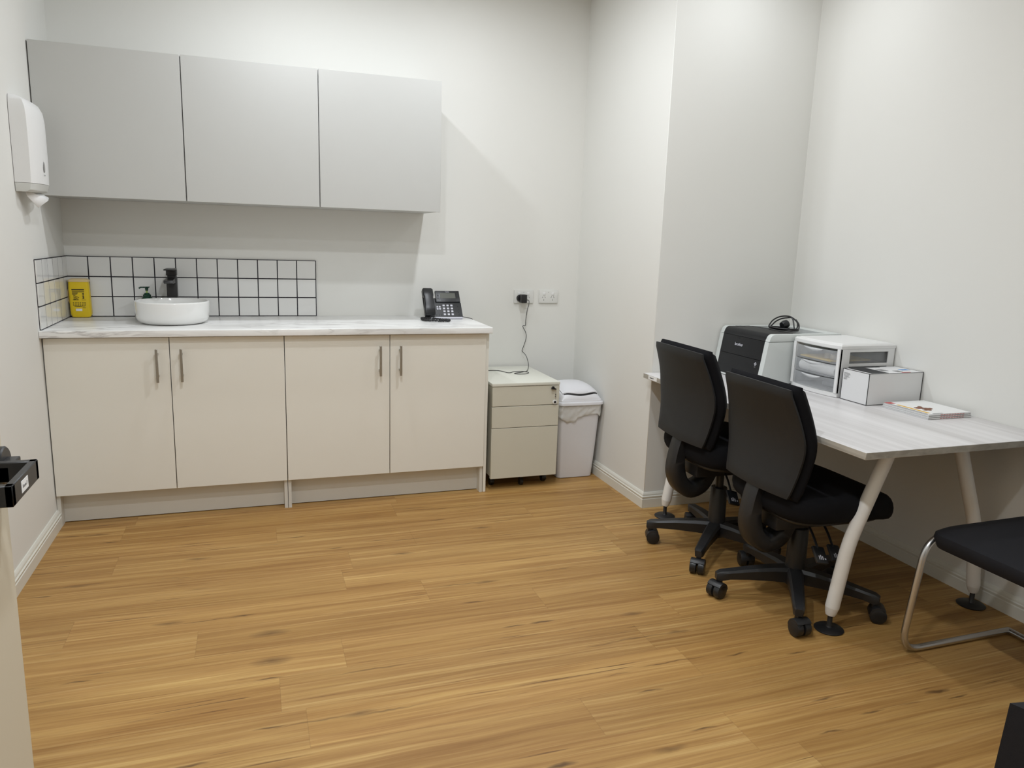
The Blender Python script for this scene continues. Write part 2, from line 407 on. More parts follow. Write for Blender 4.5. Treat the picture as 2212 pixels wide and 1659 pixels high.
b = newbm(); M = Matrix.Rotation(-PI/2, 4, 'Y'); lathe(b, [(.0275, 0), (.0275, .011)], (.488, -3.062, 1.014), 32, M=M)
finish('handle_rose', b, black_tap, door)

# ------------------------------------------------------------------ base cabinets
DF, PF, KF = -.5576, -.5426, -.492
ZT = .8687
def base_cabinet(name, label, xa, xm, xb, hl, hr, endpanel=False, left_gap=0, ds=''):
    t = thing(name, label, 'cabinet', ((xa+xb)/2, -.28, 0), group='cream base cabinets under the worktop')
    b = newbm()
    box(b, xa+.001, xa+.0165, PF, -.002, 0, ZT-.001); box(b, xb-.0165, xb-.001, PF, -.002, 0, ZT-.001)
    box(b, xa+.0165, xb-.0165, PF+.001, -.002, .150, .166); box(b, xa+.0165, xb-.0165, -.018, -.002, .166, ZT-.001)
    box(b, xa+.0165, xb-.0165, PF+.001, PF+.10, ZT-.018, ZT-.001)
    finish('carcass', b, carc_m, t)
    b = newbm(); box(b, xa+.0165, xb-.0165, KF, KF+.016, 0.0035, .148)
    k = finish('kick_board', b, carc_m, t)
    for x0, x1, hx in ((xa+.0015+left_gap, xm-.0016, hl), (xm+.0016, xb-.0012, hr)):
        b = newbm(); box(b, x0, x1, DF, DF+.0145, .148, ZT-.003, .0008, 1)
        d = finish('cabinet_door', b, cab_m, t)
        b = newbm(); box(b, hx-.0055, hx+.0055, -.597, -.587, .664, .816, .001, 1)
        for z in (.690, .790): box(b, hx-.0045, hx+.0045, -.588, DF, z-.0045, z+.0045)
        finish('handle', b, nickel, d)
    if endpanel:
        b = newbm(); box(b, xb+.002, xb+.0185, PF-.001, -.002, 0, ZT, .0008, 1)
        finish('end_panel', b, cab_m, t)
    return t
base_cabinet('base_cabinet', 'cream two-door base cabinet under the basin, against the left wall', .0005, .505, 1.0066, .453, .555, left_gap=.003)
base_cabinet('base_cabinet', 'cream two-door base cabinet under the desk phone, beside the drawer pedestal', 1.0072, 1.512, 2.0165, 1.461, 1.562, endpanel=True)
b = newbm(); box(b, .001, 2.0385, -.5945, -.002, .8720, HT, .003, 3)
tag(finish('worktop', b, marble_m), 'white marble-look worktop with grey veins across the base cabinets', 'worktop')

# ------------------------------------------------------------------ wall cabinets
UX = [.0012, .597, 1.198, 1.7995]
ZB, ZTP, UD = 1.478, 2.117, -.396
for i in range(3):
    xa, xb = UX[i], UX[i+1]
    lb = ['white wall cabinet in the corner above the basin, next to the towel dispenser',
          'middle one of the three white wall cabinets above the worktop',
          'white wall cabinet above the desk phone, nearest the power points'][i]
    t = thing('wall_cabinet', lb, 'cabinet', ((xa+xb)/2, -.2, ZB), group='white handleless wall cabinets')
    b = newbm(); f = UD+.018
    box(b, xa+.0006, xa+.0166, f, -.002, ZB+.002, ZTP-.001); box(b, xb-.0166, xb-.0006, f, -.002, ZB+.002, ZTP-.001)
    box(b, xa+.0166, xb-.0166, f, -.002, ZB+.002, ZB+.018); box(b, xa+.0166, xb-.0166, f, -.002, ZTP-.017, ZTP-.001)
    box(b, xa+.0166, xb-.0166, -.012, -.002, ZB+.018, ZTP-.017)
    finish('carcass', b, ucab_m, t)
    b = newbm(); box(b, xa+(.004 if i == 0 else .0022), xb-(.0022 if i < 2 else .0002), UD, UD+.0165, ZB, ZTP, .0008, 1)
    finish('cabinet_door', b, ucab_m, t)

# ------------------------------------------------------------------ tiled splashbacks
def splash(name, label, n, pw, side):
    z0 = HT+.0012; ph = .1
    wv = n*pw
    def put(b, u0, u1, d0, d1, za, zb, bev):
        if side == 'back': box(b, u0, u1, -d1, -d0, za, zb, bev, 1)
        else: box(b, d0, d1, -u1, -u0, za, zb, bev, 1)
    b = newbm(); g = .0025
    for i in range(n):
        for j in range(3):
            put(b, i*pw+g+.001, (i+1)*pw-g+.001 if side == 'back' or i < n-1 else (i+1)*pw, .003, .0085, z0+j*ph+g, z0+(j+1)*ph-g, .0006)
    t = single(name, b, tile_m, label, 'tiles')
    b = newbm(); put(b, .0005, wv+(.0026 if side == 'back' else -.0012), .0008, .0080, z0, z0+3*ph+.0008, 0)
    for v in b.verts: v.co -= t.location
    finish('grout', b, grout_m, t, local=True)
splash('tile_splashback', 'white square tiles with black grout on the back wall behind the basin', 12, .1, 'back')
b0 = splash('tile_splashback', 'white square tiles with black grout on the side wall left of the sharps bin', 6, .0947, 'left')

# ------------------------------------------------------------------ basin, tap, soap, sharps bin
t = thing('wash_basin', 'round white ceramic vessel basin standing on the worktop', 'basin', (.503, -.292, HT))
b = newbm()
prof = [(.001, 0), (.125, 0), (.134, .001), (.146, .006), (.158, .018), (.163, .032), (.165, .055), (.167, .100), (.1665, .1045), (.164, .107),
        (.161, .107), (.1585, .104), (.1565, .085), (.154, .05), (.146, .028), (.125, .018), (.06, .014), (.024, .013)]
lathe(b, prof, (0, 0, .0005), 72, caps=True)
bowl = finish('bowl', b, porcelain, t, local=True, angle=60)
b = newbm(); lathe(b, [(.001, .018), (.020, .018), (.023, .015), (.023, .0135)], (0, 0, 0), 32); finish('drain', b, chrome, t, local=True)
t = thing('basin_tap', 'tall square matt black mixer tap behind the basin', 'tap', (.487, -.083, HT))
b = newbm(); box(b, -.0245, .0245, -.0245, .0245, .0005, .205, .004, 2)
box(b, -.019, .019, -.019, .019, .204, .216); finish('body', b, black_tap, t, local=True)
b = newbm(); prism(b, [(-.02, .180), (-.02, .206), (-.165, .200), (-.168, .190), (-.150, .183)], -.021, .021, 'yz', bev=.002)
for v in b.verts: v.co += Vector((-.002, 0, 0))
finish('spout', b, black_tap, t, local=True)
b = newbm(); box(b, -.0245, .0245, -.0245, .0245, .216, .246, .004, 2); box(b, -.0245, .0235, -.13, .0245, .246, .252, .0015, 1)
finish('lever', b, black_tap, t, local=True)
t = thing('soap_dispenser', 'dark green hand soap pump bottle behind the left of the basin', 'soap bottle', (.371, -.105, HT))
b = newbm(); lathe(b, [(.001, 0), (.028, 0), (.030, .003), (.030, .085), (.027, .100), (.018, .112), (.0155, .114)], seg=32); finish('bottle', b, green_pl, t, local=True)
b = newbm(); lathe(b, [(.0185, .112), (.0185, .118), (.011, .1275), (.011, .1285)], seg=28); finish('collar', b, green_pl, t, local=True)
b = newbm(); lathe(b, [(.004, .128), (.004, .143)], seg=14); s_ = finish('stem', b, lime_pl, t, local=True)
b = newbm(); lathe(b, [(.0065, .140), (.008, .152), (.015, .157), (.015, .160), (.001, .161)], seg=24)
tube(b, bend([(0, 0, .1565), (-.028, -.006, .1565), (-.034, -.007, .151)], .004, 3), .0038, 8); finish('pump_head', b, green_pl, t, local=True)

SX0, SX1, SY0, SY1 = .0165, .1105, -.062, -.013
t = thing('sharps_bin', 'yellow sharps container with printed label in the tiled corner', 'sharps container', ((SX0+SX1)/2, (SY0+SY1)/2, HT))
b = newbm(); cx, cy = (SX0+SX1)/2, (SY0+SY1)/2; hx, hy = (SX1-SX0)/2, (SY1-SY0)/2
rings = [rrect(cx, cy, hx-.016, hy-.010, .008, HT+.0008), rrect(cx, cy, hx-.007, hy-.003, .010, HT+.005), rrect(cx, cy, hx-.001, hy-.001, .012, HT+.018),
         rrect(cx-.001, cy, hx-.001, hy, .012, HT+.060), rrect(cx-.003, cy, hx-.0015, hy, .012, HT+.150), rrect(cx-.003, cy, hx-.003, hy-.001, .011, HT+.178)]
skin(b, rings); bod = finish('container', b, yellow_pl, t)
b = newbm(); skin(b, [rrect(cx-.003, cy, hx-.001, hy+.001, .011, HT+.177), rrect(cx-.003, cy, hx-.002, hy+.0005, .011, HT+.186), rrect(cx-.001, cy, hx-.012, hy-.006, .01, HT+.192)])
finish('lid', b, tan_pl, t)
b = newbm(); tube(b, bend([(SX0+.003, -.036, HT+.150), (SX0-.008, -.036, HT+.130), (SX0-.008, -.036, HT+.085), (SX0+.003, -.036, HT+.062)], .015, 5), .0028, 8)
finish('carry_handle', b, tan_pl, t)
F = lambda u, v: frame((cx-.002+u, SY0-.0004, HT+v), (1, 0, 0), (0, 0, 1))
b = newbm()
def plate(b, u0, u1, v0, v1, d=.0004): box(b, cx-.002+u0, cx-.002+u1, SY0-.0006, SY0-.0001, HT+v0, HT+v1)
plate(b, -.031, .024, .137, .1415)
for k in range(5): plate(b, -.030, (.024, .024, -.004, -.006, -.010)[k], .131-k*.0044, .1332-k*.0044)
for k in range(5): plate(b, .0145+(k % 2)*.001, .0225, .094+k*.0058, .098+k*.0058)
for k in range(3):
    for q in range(6): plate(b, -.029+q*.010, -.0235+q*.010+(q*k % 3)*.001, .062+k*.006, .0645+k*.006)
plate(b, .011, .029, .088, .0895); plate(b, -.02, .008, .0555, .057); plate(b, .012, .026, .049, .051)
# warning triangle with the three-ring sign
def ring2(b, c, r, w, n=14, y=SY0-.0006):
    o = [(cx-.002+c[0]+r*math.cos(2*PI*i/n), HT+c[1]+r*math.sin(2*PI*i/n)) for i in range(n)]
    p = [(cx-.002+c[0]+(r-w)*math.cos(2*PI*i/n), HT+c[1]+(r-w)*math.sin(2*PI*i/n)) for i in range(n)]
    vo = [b.verts.new((u, y, v)) for u, v in o]; vi = [b.verts.new((u, y, v)) for u, v in p]
    for i in range(n): b.faces.new([vo[i], vo[(i+1) % n], vi[(i+1) % n], vi[i]])
ring2(b, (-.0155, .1005), .0155, .0035, 3)
for v in b.verts: pass
ring2(b, (-.0155, .1035), .0035, .0011); ring2(b, (-.0185, .0985), .0035, .0011); ring2(b, (-.0125, .0985), .0035, .0011)
finish('printed_label', b, ink, bod, smooth=False)
text('DANGER', .0062, F(-.015, .0895), ink, 'lettering', bod, bold=.0002)
text('BD Sharps Collector', .0058, F(.001, .0585), ink, 'lettering', bod, bold=.0001)
b = newbm(); plate(b, -.018, .010, .034, .0455); st = finish('sticker', b, paper_m, bod)

# ------------------------------------------------------------------ desk phone
t = thing('desk_phone', 'black desk phone with grey screen and white keys on the worktop', 'phone', (1.88, -.16, HT))
Uv = Vector((0, .10, .137)).normalized()
PM = frame((1.770, -.205, HT+.010), (1, 0, 0), Uv)      # local x right, y up the slope, z out of the face
b = newbm(); box(b, 0, .215, 0, .098, -.014, 0, .003, 2, M=PM)
box(b, .006, .209, -.004, .03, -.030, -.012, .003, 1, M=PM); body = finish('base', b, grey_pl, t)
b = newbm(); box(b, .002, .213, -.0045, .0045, -.012, .0012, .0015, 1, M=PM); finish('silver_trim', b, keyw, t)
b = newbm(); prism(b, [(-.20, HT+.0005), (-.06, HT+.0005), (-.10, HT+.10), (-.112, HT+.11), (-.198, HT+.008)], 1.83, 1.93, 'yz', bev=.002); finish('stand', b, black_pl, t)
PD = frame((1.770, -.205, HT+.010), (1, 0, 0), Uv)
b = newbm(); box(b, .072, .212, .099, .1715, -.010, .006, .004, 2, M=PD); dsp = finish('display', b, black_gl, t)
b = newbm(); box(b, .0985, .186, .122, .155, .006, .0066, M=PD); finish('screen', b, lcd, dsp)
b = newbm()
for k in range(4):
    box(b, .079, .091, .121+k*.009, .1235+k*.009, .006, .0072, M=PD); box(b, .195, .207, .121+k*.009, .1235+k*.009, .006, .0072, M=PD)
    box(b, .101+k*.022, .117+k*.022, .108, .1105, .006, .0072, M=PD)
finish('line_keys', b, grey_pl, dsp)
text('Yealink', .0085, PD @ Matrix.Translation((.142, .1635, .0062)), keyw, 'lettering', dsp)
b = newbm(); box(b, .172, .182, .1712, .1735, -.002, .004, M=PD); finish('signal_light', b, keyw, dsp)
for r in range(4):
    for c_ in range(3):
        b = newbm(); box(b, .1055+c_*.0225, .1185+c_*.0225, .0150+r*.0188, .0265+r*.0188, 0, .0022, .0008, 1, M=PM @ Matrix.Translation((0, 0, 0)))
        finish('number_key', b, keyw, t)
for kx, ky in [(.194, .018+k*.018) for k in range(4)]+[(.066+k*.014, .018) for k in range(3)]:
    b = newbm(); lathe(b, [(.0035, 0), (.0035, .0018)], seg=12, M=PM @ Matrix.Translation((kx, ky, 0))); finish('function_key', b, black_gl, t)
b = newbm()
for a in range(4):
    A = a*PI/2+PI/4
    R_ = [PM @ Vector((.082+math.cos(A+q)*r_, .062+math.sin(A+q)*r_, .0018)) for q, r_ in ((-.5, .005), (-.5, .013), (0, .015), (.5, .013), (.5, .005))]
    f = b.faces.new([b.verts.new(p) for p in R_])
ex = bmesh.ops.extrude_face_region(b, geom=b.faces[:]); bmesh.ops.translate(b, verts=[g for g in ex['geom'] if isinstance(g, bmesh.types.BMVert)], vec=(0, .0012, -.001))
finish('navigation_key', b, keyw, t)
HM = PM @ Matrix.Translation((-.006, .004, 0))
b = newbm()
secs = []
for s_, zc, th, hw in ((.0, .012, .012, .024), (.006, .015, .02, .029), (.045, .020, .021, .030), (.06, .026, .013, .027), (.11, .028, .012, .026), (.125, .022, .021, .030), (.160, .020, .022, .030), (.170, .017, .016, .025)):
    secs.append([HM @ Vector((.031+p.x, s_, zc+p.y)) for p in rrect(0, 0, hw, th/2+.004, .006, 0, 3)])
skin(b, secs); hs = finish('handset', b, black_gl, t, angle=50)
b = newbm(); box(b, .002, .06, .0, .165, 0, .010, .003, 1, M=HM); finish('cradle', b, grey_pl, t)
b = newbm(); pts = []
path = crom([(1.795, -.203, HT+.012), (1.790, -.215, HT+.010), (1.752, -.212, HT+.009), (1.741, -.245, HT+.008), (1.744, -.300, HT+.008), (1.775, -.330, HT+.008), (1.83, -.345, HT+.008), (1.868, -.335, HT+.008), (1.875, -.300, HT+.008), (1.83, -.262, HT+.008), (1.805, -.225, HT+.009)], 40)
acc = 0
for i in range(len(path)-1):
    tdir = (path[i+1]-path[i]); acc += tdir.length; tn = tdir.normalized(); s1 = Vector((0, 0, 1)).cross(tn).normalized(); s2 = tn.cross(s1)
    a = acc/.0042*2*PI
    pts.append(path[i]+(s1*math.cos(a)+s2*math.sin(a))*.0052)
tube(b, pts, .0021, 5); finish('coiled_cord', b, black_pl, t)
b = newbm(); tube(b, crom([(1.93, -.07, HT+.02), (1.98, -.12, HT+.014), (2.01, -.165, HT+.006), (2.034, -.195, HT+.004), (2.0435, -.203, HT-.006), (2.0445, -.205, HT-.03)], 6), .0018, 6); finish('network_cord', b, black_pl, t)

# ------------------------------------------------------------------ power points, plug and cord
def outlet(x0, x1, z0, z1, label):
    xm = (x0+x1)/2; t = thing('power_outlet', label, 'power outlet', (xm, 0, (z0+z1)/2), group='double power points on the back wall')
    b = newbm(); box(b, x0, x1, -.0105, -.0008, z0, z1, .0018, 2); finish('plate', b, plate_m, t)
    for sx in (-.030, .026):
        b = newbm(); box(b, xm+sx-.0085, xm+sx+.0085, -.0135, -.0095, z1-.029, z1-.012, .0015, 2); finish('rocker_switch', b, white_pl, t)
    for sx in (-.030, .026):
        for q, ang in ((-.0078, .5), (.0078, -.5)):
            b = newbm(); M = Matrix.Translation((xm+sx+q, -.0107, z0+.036)) @ Matrix.Rotation(ang, 4, 'Y')
            box(b, -.0011, .0011, -.0002, .0004, -.0045, .0045, M=M); finish('pin_slot', b, grey_pl, t, smooth=False)
        b = newbm(); box(b, xm+sx-.0011, xm+sx+.0011, -.0109, -.0103, z0+.014, z0+.023); finish('pin_slot', b, grey_pl, t, smooth=False)
    b = newbm(); box(b, xm-.002, xm+.001, -.0109, -.0103, z1-.014, z1-.011); finish('indicator', b, grey_pl, t, smooth=False)
outlet(2.352, 2.473, .978, 1.056, 'white double power point with a black plug in it, left of the pair')
outlet(2.512, 2.633, .979, 1.057, 'empty white double power point, nearest the room corner')
t = thing('plug_adapter', 'black power adapter plugged into the left power point, cord hanging down', 'plug', (2.40, -.01, 1.0))
b = newbm(); M = Matrix.Translation((2.388, -.011, 1.008)) @ Matrix.Rotation(PI/2, 4, 'X')
lathe(b, [(.022, 0), (.022, .010), (.018, .016)], seg=32, M=M)
box(b, 2.380, 2.417, -.062, -.02, .982, 1.032, .005, 2); ad = finish('body', b, black_pl, t)
b = newbm(); tube(b, crom([(2.415, -.050, 1.000), (2.432, -.048, .997), (2.440, -.03, .975), (2.432, -.022, .93), (2.4275, -.02, .88), (2.4265, -.02, .848), (2.420, -.02, .842), (2.410, -.02, .842), (2.412, -.02, .832), (2.430, -.02, .80), (2.433, -.022, .77), (2.422, -.022, .73), (2.409, -.022, .692), (2.413, -.022, .684), (2.430, -.03, .665), (2.436, -.05, .640), (2.425, -.10, .612), (2.38, -.20, .5985), (2.34, -.235, .5985), (2.29, -.262, .5985), (2.275, -.28, .5985), (2.30, -.295, .5985), (2.345, -.29, .5985), (2.37, -.25, .5985), (2.34, -.225, .600), (2.29, -.225, .600), (2.25, -.245, .5985), (2.215, -.17, .5985), (2.15, -.155, .5985), (2.075, -.17, .5985)], 6), .0019, 6); finish('cord', b, black_pl, t)

# ------------------------------------------------------------------ drawer pedestal
t = thing('drawer_pedestal', 'cream three-drawer mobile pedestal between the base cabinets and the bin', 'drawers', (2.255, -.28, 0))
b = newbm(); box(b, 2.0645, 2.445, -.521, -.025, .075, .5775, .002, 1); finish('cabinet_body', b, ped_m, t)
b = newbm(); box(b, 2.0595, 2.449, -.5445, -.018, .580, .5965, .0025, 2); finish('top_panel', b, ped_top, t)
for z0, z1 in ((.4705, .5775), (.3510, .4675), (.0665, .3480)):
    b = newbm(); box(b, 2.0625, 2.447, -.541, -.5215, z0, z1, .0012, 1); finish('drawer', b, ped_m, t)
b = newbm(); lathe(b, [(.0085, 0), (.0085, .003)], (2.408, -.541, .564), 20, M=Matrix.Rotation(PI/2, 4, 'X')); finish('lock', b, steel, t)
for x in (2.10, 2.41):
    for y in (-.08, -.44):
        b = newbm(); lathe(b, [(.021, -.012), (.0225, -.010), (.0225, .010), (.021, .012)], (x, y, .0228), 24, M=Matrix.Rotation(PI/2, 4, 'Y'))
        box(b, x-.008, x+.008, y-.014, y+.014, .035, .0745); finish('castor', b, black_pl, t)
b = newbm(); lathe(b, [(.020, -.01), (.0225, -.008), (.0225, .008), (.020, .01)], (2.262, -.475, .0228), 24, M=Matrix.Rotation(PI/2, 4, 'Y'))
box(b, 2.256, 2.268, -.485, -.465, .035, .0745); finish('castor', b, black_pl, t)
t = thing('key_ring', 'small key in the top drawer lock with a round white fob hanging below', 'keys', (2.408, -.546, .56))
b = newbm(); prism(b, [(2.396, .557), (2.397, .566), (2.403, .573), (2.409, .571), (2.413, .564), (2.424, .559), (2.423, .555), (2.410, .556)], -.556, -.5445, 'xz', bev=.001); finish('key', b, black_pl, t)
b = newbm()
ch = [(2.421, -.553, .557), (2.4225, -.550, .545), (2.4225, -.549, .53), (2.421, -.549, .515), (2.4205, -.549, .50)]
tube(b, crom(ch, 5), .0006, 5)
for z in (.527, .516): lathe(b, [(.0035, -.001), (.0035, .001)], (2.4215, -.549, z), 10, M=Matrix.Rotation(PI/2, 4, 'X'))
finish('chain', b, steel, t)
b = newbm(); lathe(b, [(.0001, 0), (.012, 0), (.013, .002), (.012, .005), (.0072, .0055)], (2.4205, -.5435, .484), 28, M=Matrix.Rotation(PI/2, 4, 'X')); fb = finish('fob', b, white_pl, t)
b = newbm(); lathe(b, [(.0001, 0), (.0070, 0), (.006, .001), (.0001, .001)], (2.4205, -.549, .484), 20, M=Matrix.Rotation(PI/2, 4, 'X')); finish('fob_centre', b, black_pl, fb)

# ------------------------------------------------------------------ swing bin with liner
bx, by = 2.6185, -.30
t = thing('swing_bin', 'white plastic swing-lid bin in the corner beside the pedestal', 'bin', (bx, by, 0))
b = newbm()
rings = [rrect(bx-.003, by, .100, .122, .02, .0008), rrect(bx-.003, by, .1085, .130, .024, .004), rrect(bx-.002, by, .118, .142, .026, .16), rrect(bx, by, .130, .160, .028, .440)]
skin(b, rings); finish('bin_body', b, binw, t, angle=50)
lc, lw, ld = 2.6215, .1385, .172; ly0 = -.305
b = newbm(); skin(b, [rrect(lc, ly0, lw-.004, ld-.004, .03, .440), rrect(lc, ly0, lw, ld, .032, .441), rrect(lc, ly0, lw, ld, .032, .4545), rrect(lc, ly0, lw-.002, ld-.002, .032, .458), rrect(lc, ly0, lw-.007, ld-.007, .03, .459), rrect(lc, ly0, lw-.009, ld-.009, .03, .468)])
def dz_(u, v):
    return .466+.080*max(0, (1-abs(u)**3.2)*(1-abs(v)**2.4))**.55
N = 26; G = []
for i in range(N+1):
    row_ = []
    for j in range(N+1):
        u, v = math.sin((i/N-.5)*PI), math.sin((j/N-.5)*PI)
        # squircle footprint
        row_.append(b.verts.new((lc+u*(lw-.010)*(1-.04*v*v), ly0+v*(ld-.010)*(1-.04*u*u), dz_(u, v))))
    G.append(row_)
for i in range(N):
    for j in range(N): b.faces.new([G[i][j], G[i+1][j], G[i+1][j+1], G[i][j+1]])
finish('lid', b, binw, t, angle=60)
def flap(b, u0, u1, v0, v1, up, down, bow=.06, n=18):
    T, B_ = [], []
    for i in range(n+1):
        for j in range(n+1):
            u = u0+(u1-u0)*i/n; vv0 = v0+bow*abs(2*i/n-1)**2.2
            v = vv0+(v1-vv0)*j/n
            x, y = lc+u*(lw-.010), ly0+v*(ld-.010); z = dz_(u, v)
            T.append(b.verts.new((x, y, z+up))); B_.append(b.verts.new((x, y, z-down)))
    k = lambda i, j: i*(n+1)+j
    for i in range(n):
        for j in range(n):
            b.faces.new([T[k(i, j)], T[k(i+1, j)], T[k(i+1, j+1)], T[k(i, j+1)]]); b.faces.new([B_[k(i, j)], B_[k(i, j+1)], B_[k(i+1, j+1)], B_[k(i+1, j)]])
    for i in range(n):
        for a, c_ in (((i, 0), (i+1, 0)), ((i+1, n), (i, n)), ((0, i+1), (0, i)), ((n, i), (n, i+1))):
            b.faces.new([T[k(*a)], B_[k(*a)], B_[k(*c_)], T[k(*c_)]])
b = newbm(); flap(b, -.84, .84, -.90, .8, .0055, -.0012, .13); fl = finish('swing_flap', b, binw, t, angle=50)
b = newbm(); flap(b, -.80, .80, -.940, -.82, .0018, .004, .13); finish('lid_gap_shade', b, gap_black, t, angle=50)  # black strip painted in as the shade of the gap below the flap
# liner skirt folded over the rim
b = newbm(); per0 = rrect(bx, by, .1325, .1625, .029, 0, 8); per = []
for i_, p_ in enumerate(per0):
    q_ = per0[(i_+1) % len(per0)]; m_ = max(1, int((q_-p_).length/.008))
    per += [p_.lerp(q_, k_/m_) for k_ in range(m_)]
low = [(2.487, .372), (2.512, .352), (2.535, .336), (2.589, .345), (2.600, .366), (2.65, .374), (2.71, .386), (2.725, .380), (2.742, .362), (2.754, .375)]
def lowz(x):
    for (a, za), (c_, zc) in zip(low, low[1:]):
        if a <= x <= c_: return za+(zc-za)*(x-a)/(c_-a)
    return .375
rings = []; K = 7
for k in range(K+1):
    ring = []
    for i, p in enumerate(per):
        d = Vector((p.x-bx, p.y-by, 0)); zlo = lowz(p.x) if p.y < by-.1 else .37+.012*math.sin(i*1.7)
        f = k/K; z = .442+(zlo-.442)*f
        nrm = Vector((d.x/.1325**2, d.y/.1625**2, 0)).normalized()
        o = -.001-.011*f*(.442-z)/.1+.0022*math.sin(i*1.25+k*1.3)+.0035*math.sin(i*.45+k*1.5)*f+.004+.005*f
        if p.x > bx+.11: o = min(o, .0035)
        ring.append(Vector((p.x, p.y, z))+nrm*o)
    rings.append(ring)
skin(b, rings, True, False)
ln = single('bin_liner', b, liner_m, 'crumpled translucent white liner folded over the bin rim', 'bin liner')
md = ln.modifiers.new('Solidify', 'SOLIDIFY'); md.thickness = .0004

# ------------------------------------------------------------------ paper towel dispenser on the left wall
t = thing('towel_dispenser', 'white wall-mounted paper towel dispenser left of the wall cabinets', 'dispenser', (0, -.62, 1.475))
yc, hw_ = -.620, .125
def disp_sec(z, d, w, rr):
    pts = []
    n = 16
    pts.append(Vector((.002, yc-w, z)))
    for i in range(n+1):
        a = i/n; y = yc-w+2*w*a
        s_ = abs(2*a-1)
        x = d*(1-rr*s_**2.2) if 0 < i < n else d*(1-rr)*.93
        pts.append(Vector((x, y, z)))
    pts.append(Vector((.002, yc+w, z)))
    return pts
b = newbm()
skin(b, [disp_sec(1.512, .084, hw_, .26), disp_sec(1.60, .087, hw_, .26), disp_sec(1.70, .087, hw_, .26), disp_sec(1.765, .086, hw_, .26), disp_sec(1.800, .080, hw_-.001, .24), disp_sec(1.825, .066, hw_-.004, .2), disp_sec(1.838, .046, hw_-.008, .14), disp_sec(1.845, .02, hw_-.014, .1)])
finish('cover', b, white_pl, t, angle=50)
b = newbm(); skin(b, [disp_sec(1.478, .050, hw_-.006, .2), disp_sec(1.486, .074, hw_-.003, .24), disp_sec(1.511, .083, hw_-.001, .26)])
finish('tray', b, mat('dispenser_tray_plastic', (.66, .67, .64), .35), t)
b = newbm(); M = frame((.0862, -.648, 1.580), (0, 1, 0), (0, 0, 1))
lathe(b, [(.0001, 0), (.0105, 0), (.0095, .0012), (.0001, .0012)], seg=28, M=M @ Matrix.Scale(2.1, 4, (0, 1, 0)) @ Matrix.Scale(.95, 4, (1, 0, 0))); finish('level_window', b, mat('window_grey_plastic', (.28, .28, .27), .2), t)
text('Tork', .008, frame((.0868, -.648, 1.548), (0, 1, 0), (0, 0, 1)), ink_grey, 'lettering', t)
b = newbm()
P_ = [(.020, -.695, 1.490), (.074, -.640, 1.490), (.073, -.598, 1.462), (.052, -.650, 1.417), (.024, -.700, 1.452)]
vs = [b.verts.new(p) for p in [(.022, -.70, 1.492), (.030, -.585, 1.492), (.078, -.575, 1.462), (.081, -.600, 1.450), (.055, -.655, 1.418), (.030, -.700, 1.462), (.050, -.64, 1.470)]]
for f in ((0, 1, 6), (1, 2, 6), (2, 3, 6), (3, 4, 6), (4, 5, 6), (5, 0, 6)): b.faces.new([vs[i] for i in f])
pt = single('paper_towel', b, paper_m, 'folded corner of white paper towel hanging from the dispenser', 'paper towel', angle=10)
md = pt.modifiers.new('Solidify', 'SOLIDIFY'); md.thickness = .0012

# ------------------------------------------------------------------ desk
XD, YN = 2.717, -2.441
t = thing('office_desk', 'long pale grey wood-grain desk with white angled legs along the right wall', 'desk', (3.148, -1.71, 0))
b = newbm(); box(b, XD, WX-.002, YN, NY-.002, DZ-.0245, DZ, .0012, 1, mi=0)
for f in b.faces:
    f.normal_update()
    if abs(f.normal.z) < .5: f.material_index = 1
top = finish('desk_top', b, [desk_m, desk_edge], t)
b = newbm(); box(b, XD-.0006, XD, -1.108, -1.026, DZ-.0215, DZ-.002); st = finish('sticker', b, paper_m, top)
text('Room 8', .011, frame((XD-.0007, -1.058, DZ-.012), (0, -1, 0), (0, 0, 1)), ink, 'lettering', st, bold=.0003)
def leg(path, y, px):
    b = newbm(); P = bend([(x, y, z) for x, z in path], .07, 8); n = len(P)
    R = [.0245]*n
    tube(b, P, R, 20); e = Vector(P[-1]); d = (Vector(P[-1])-Vector(P[-2])).normalized()
    tube(b, [e+d*-.0005, e+d*.002, e+d*.022, e+d*.030], [.0242, .0236, .0195, .016], 20)
    lg = finish('leg', b, white_met, t)
    b = newbm(); c_ = (px, y, 0)
    lathe(b, [(.0001, .0005), (.050, .0005), (.0515, .004), (.045, .0085), (.012, .012), (.009, .016), (.009, .068)], c_, 36)
    finish('levelling_foot', b, black_pl, lg)
for y in (-2.28, -1.12):
    dx = 0
    leg([(2.990, .672), (2.852, .330), (2.812, .086)], y, 2.8085)
    leg([(3.312, .672), (3.455, .330), (3.494, .086)], y, 3.498)
    b = newbm(); box(b, 2.955, 3.487, y-.022, y+.022, .640, DZ-.0248, .010, 3); finish('cross_rail', b, white_met, t)
b = newbm(); box(b, 3.10, 3.14, -2.258, -1.142, .652, DZ-.0248, .002, 1); box(b, 3.34, 3.38, -2.258, -1.142, .652, DZ-.0248, .002, 1); finish('long_rails', b, white_met, t)

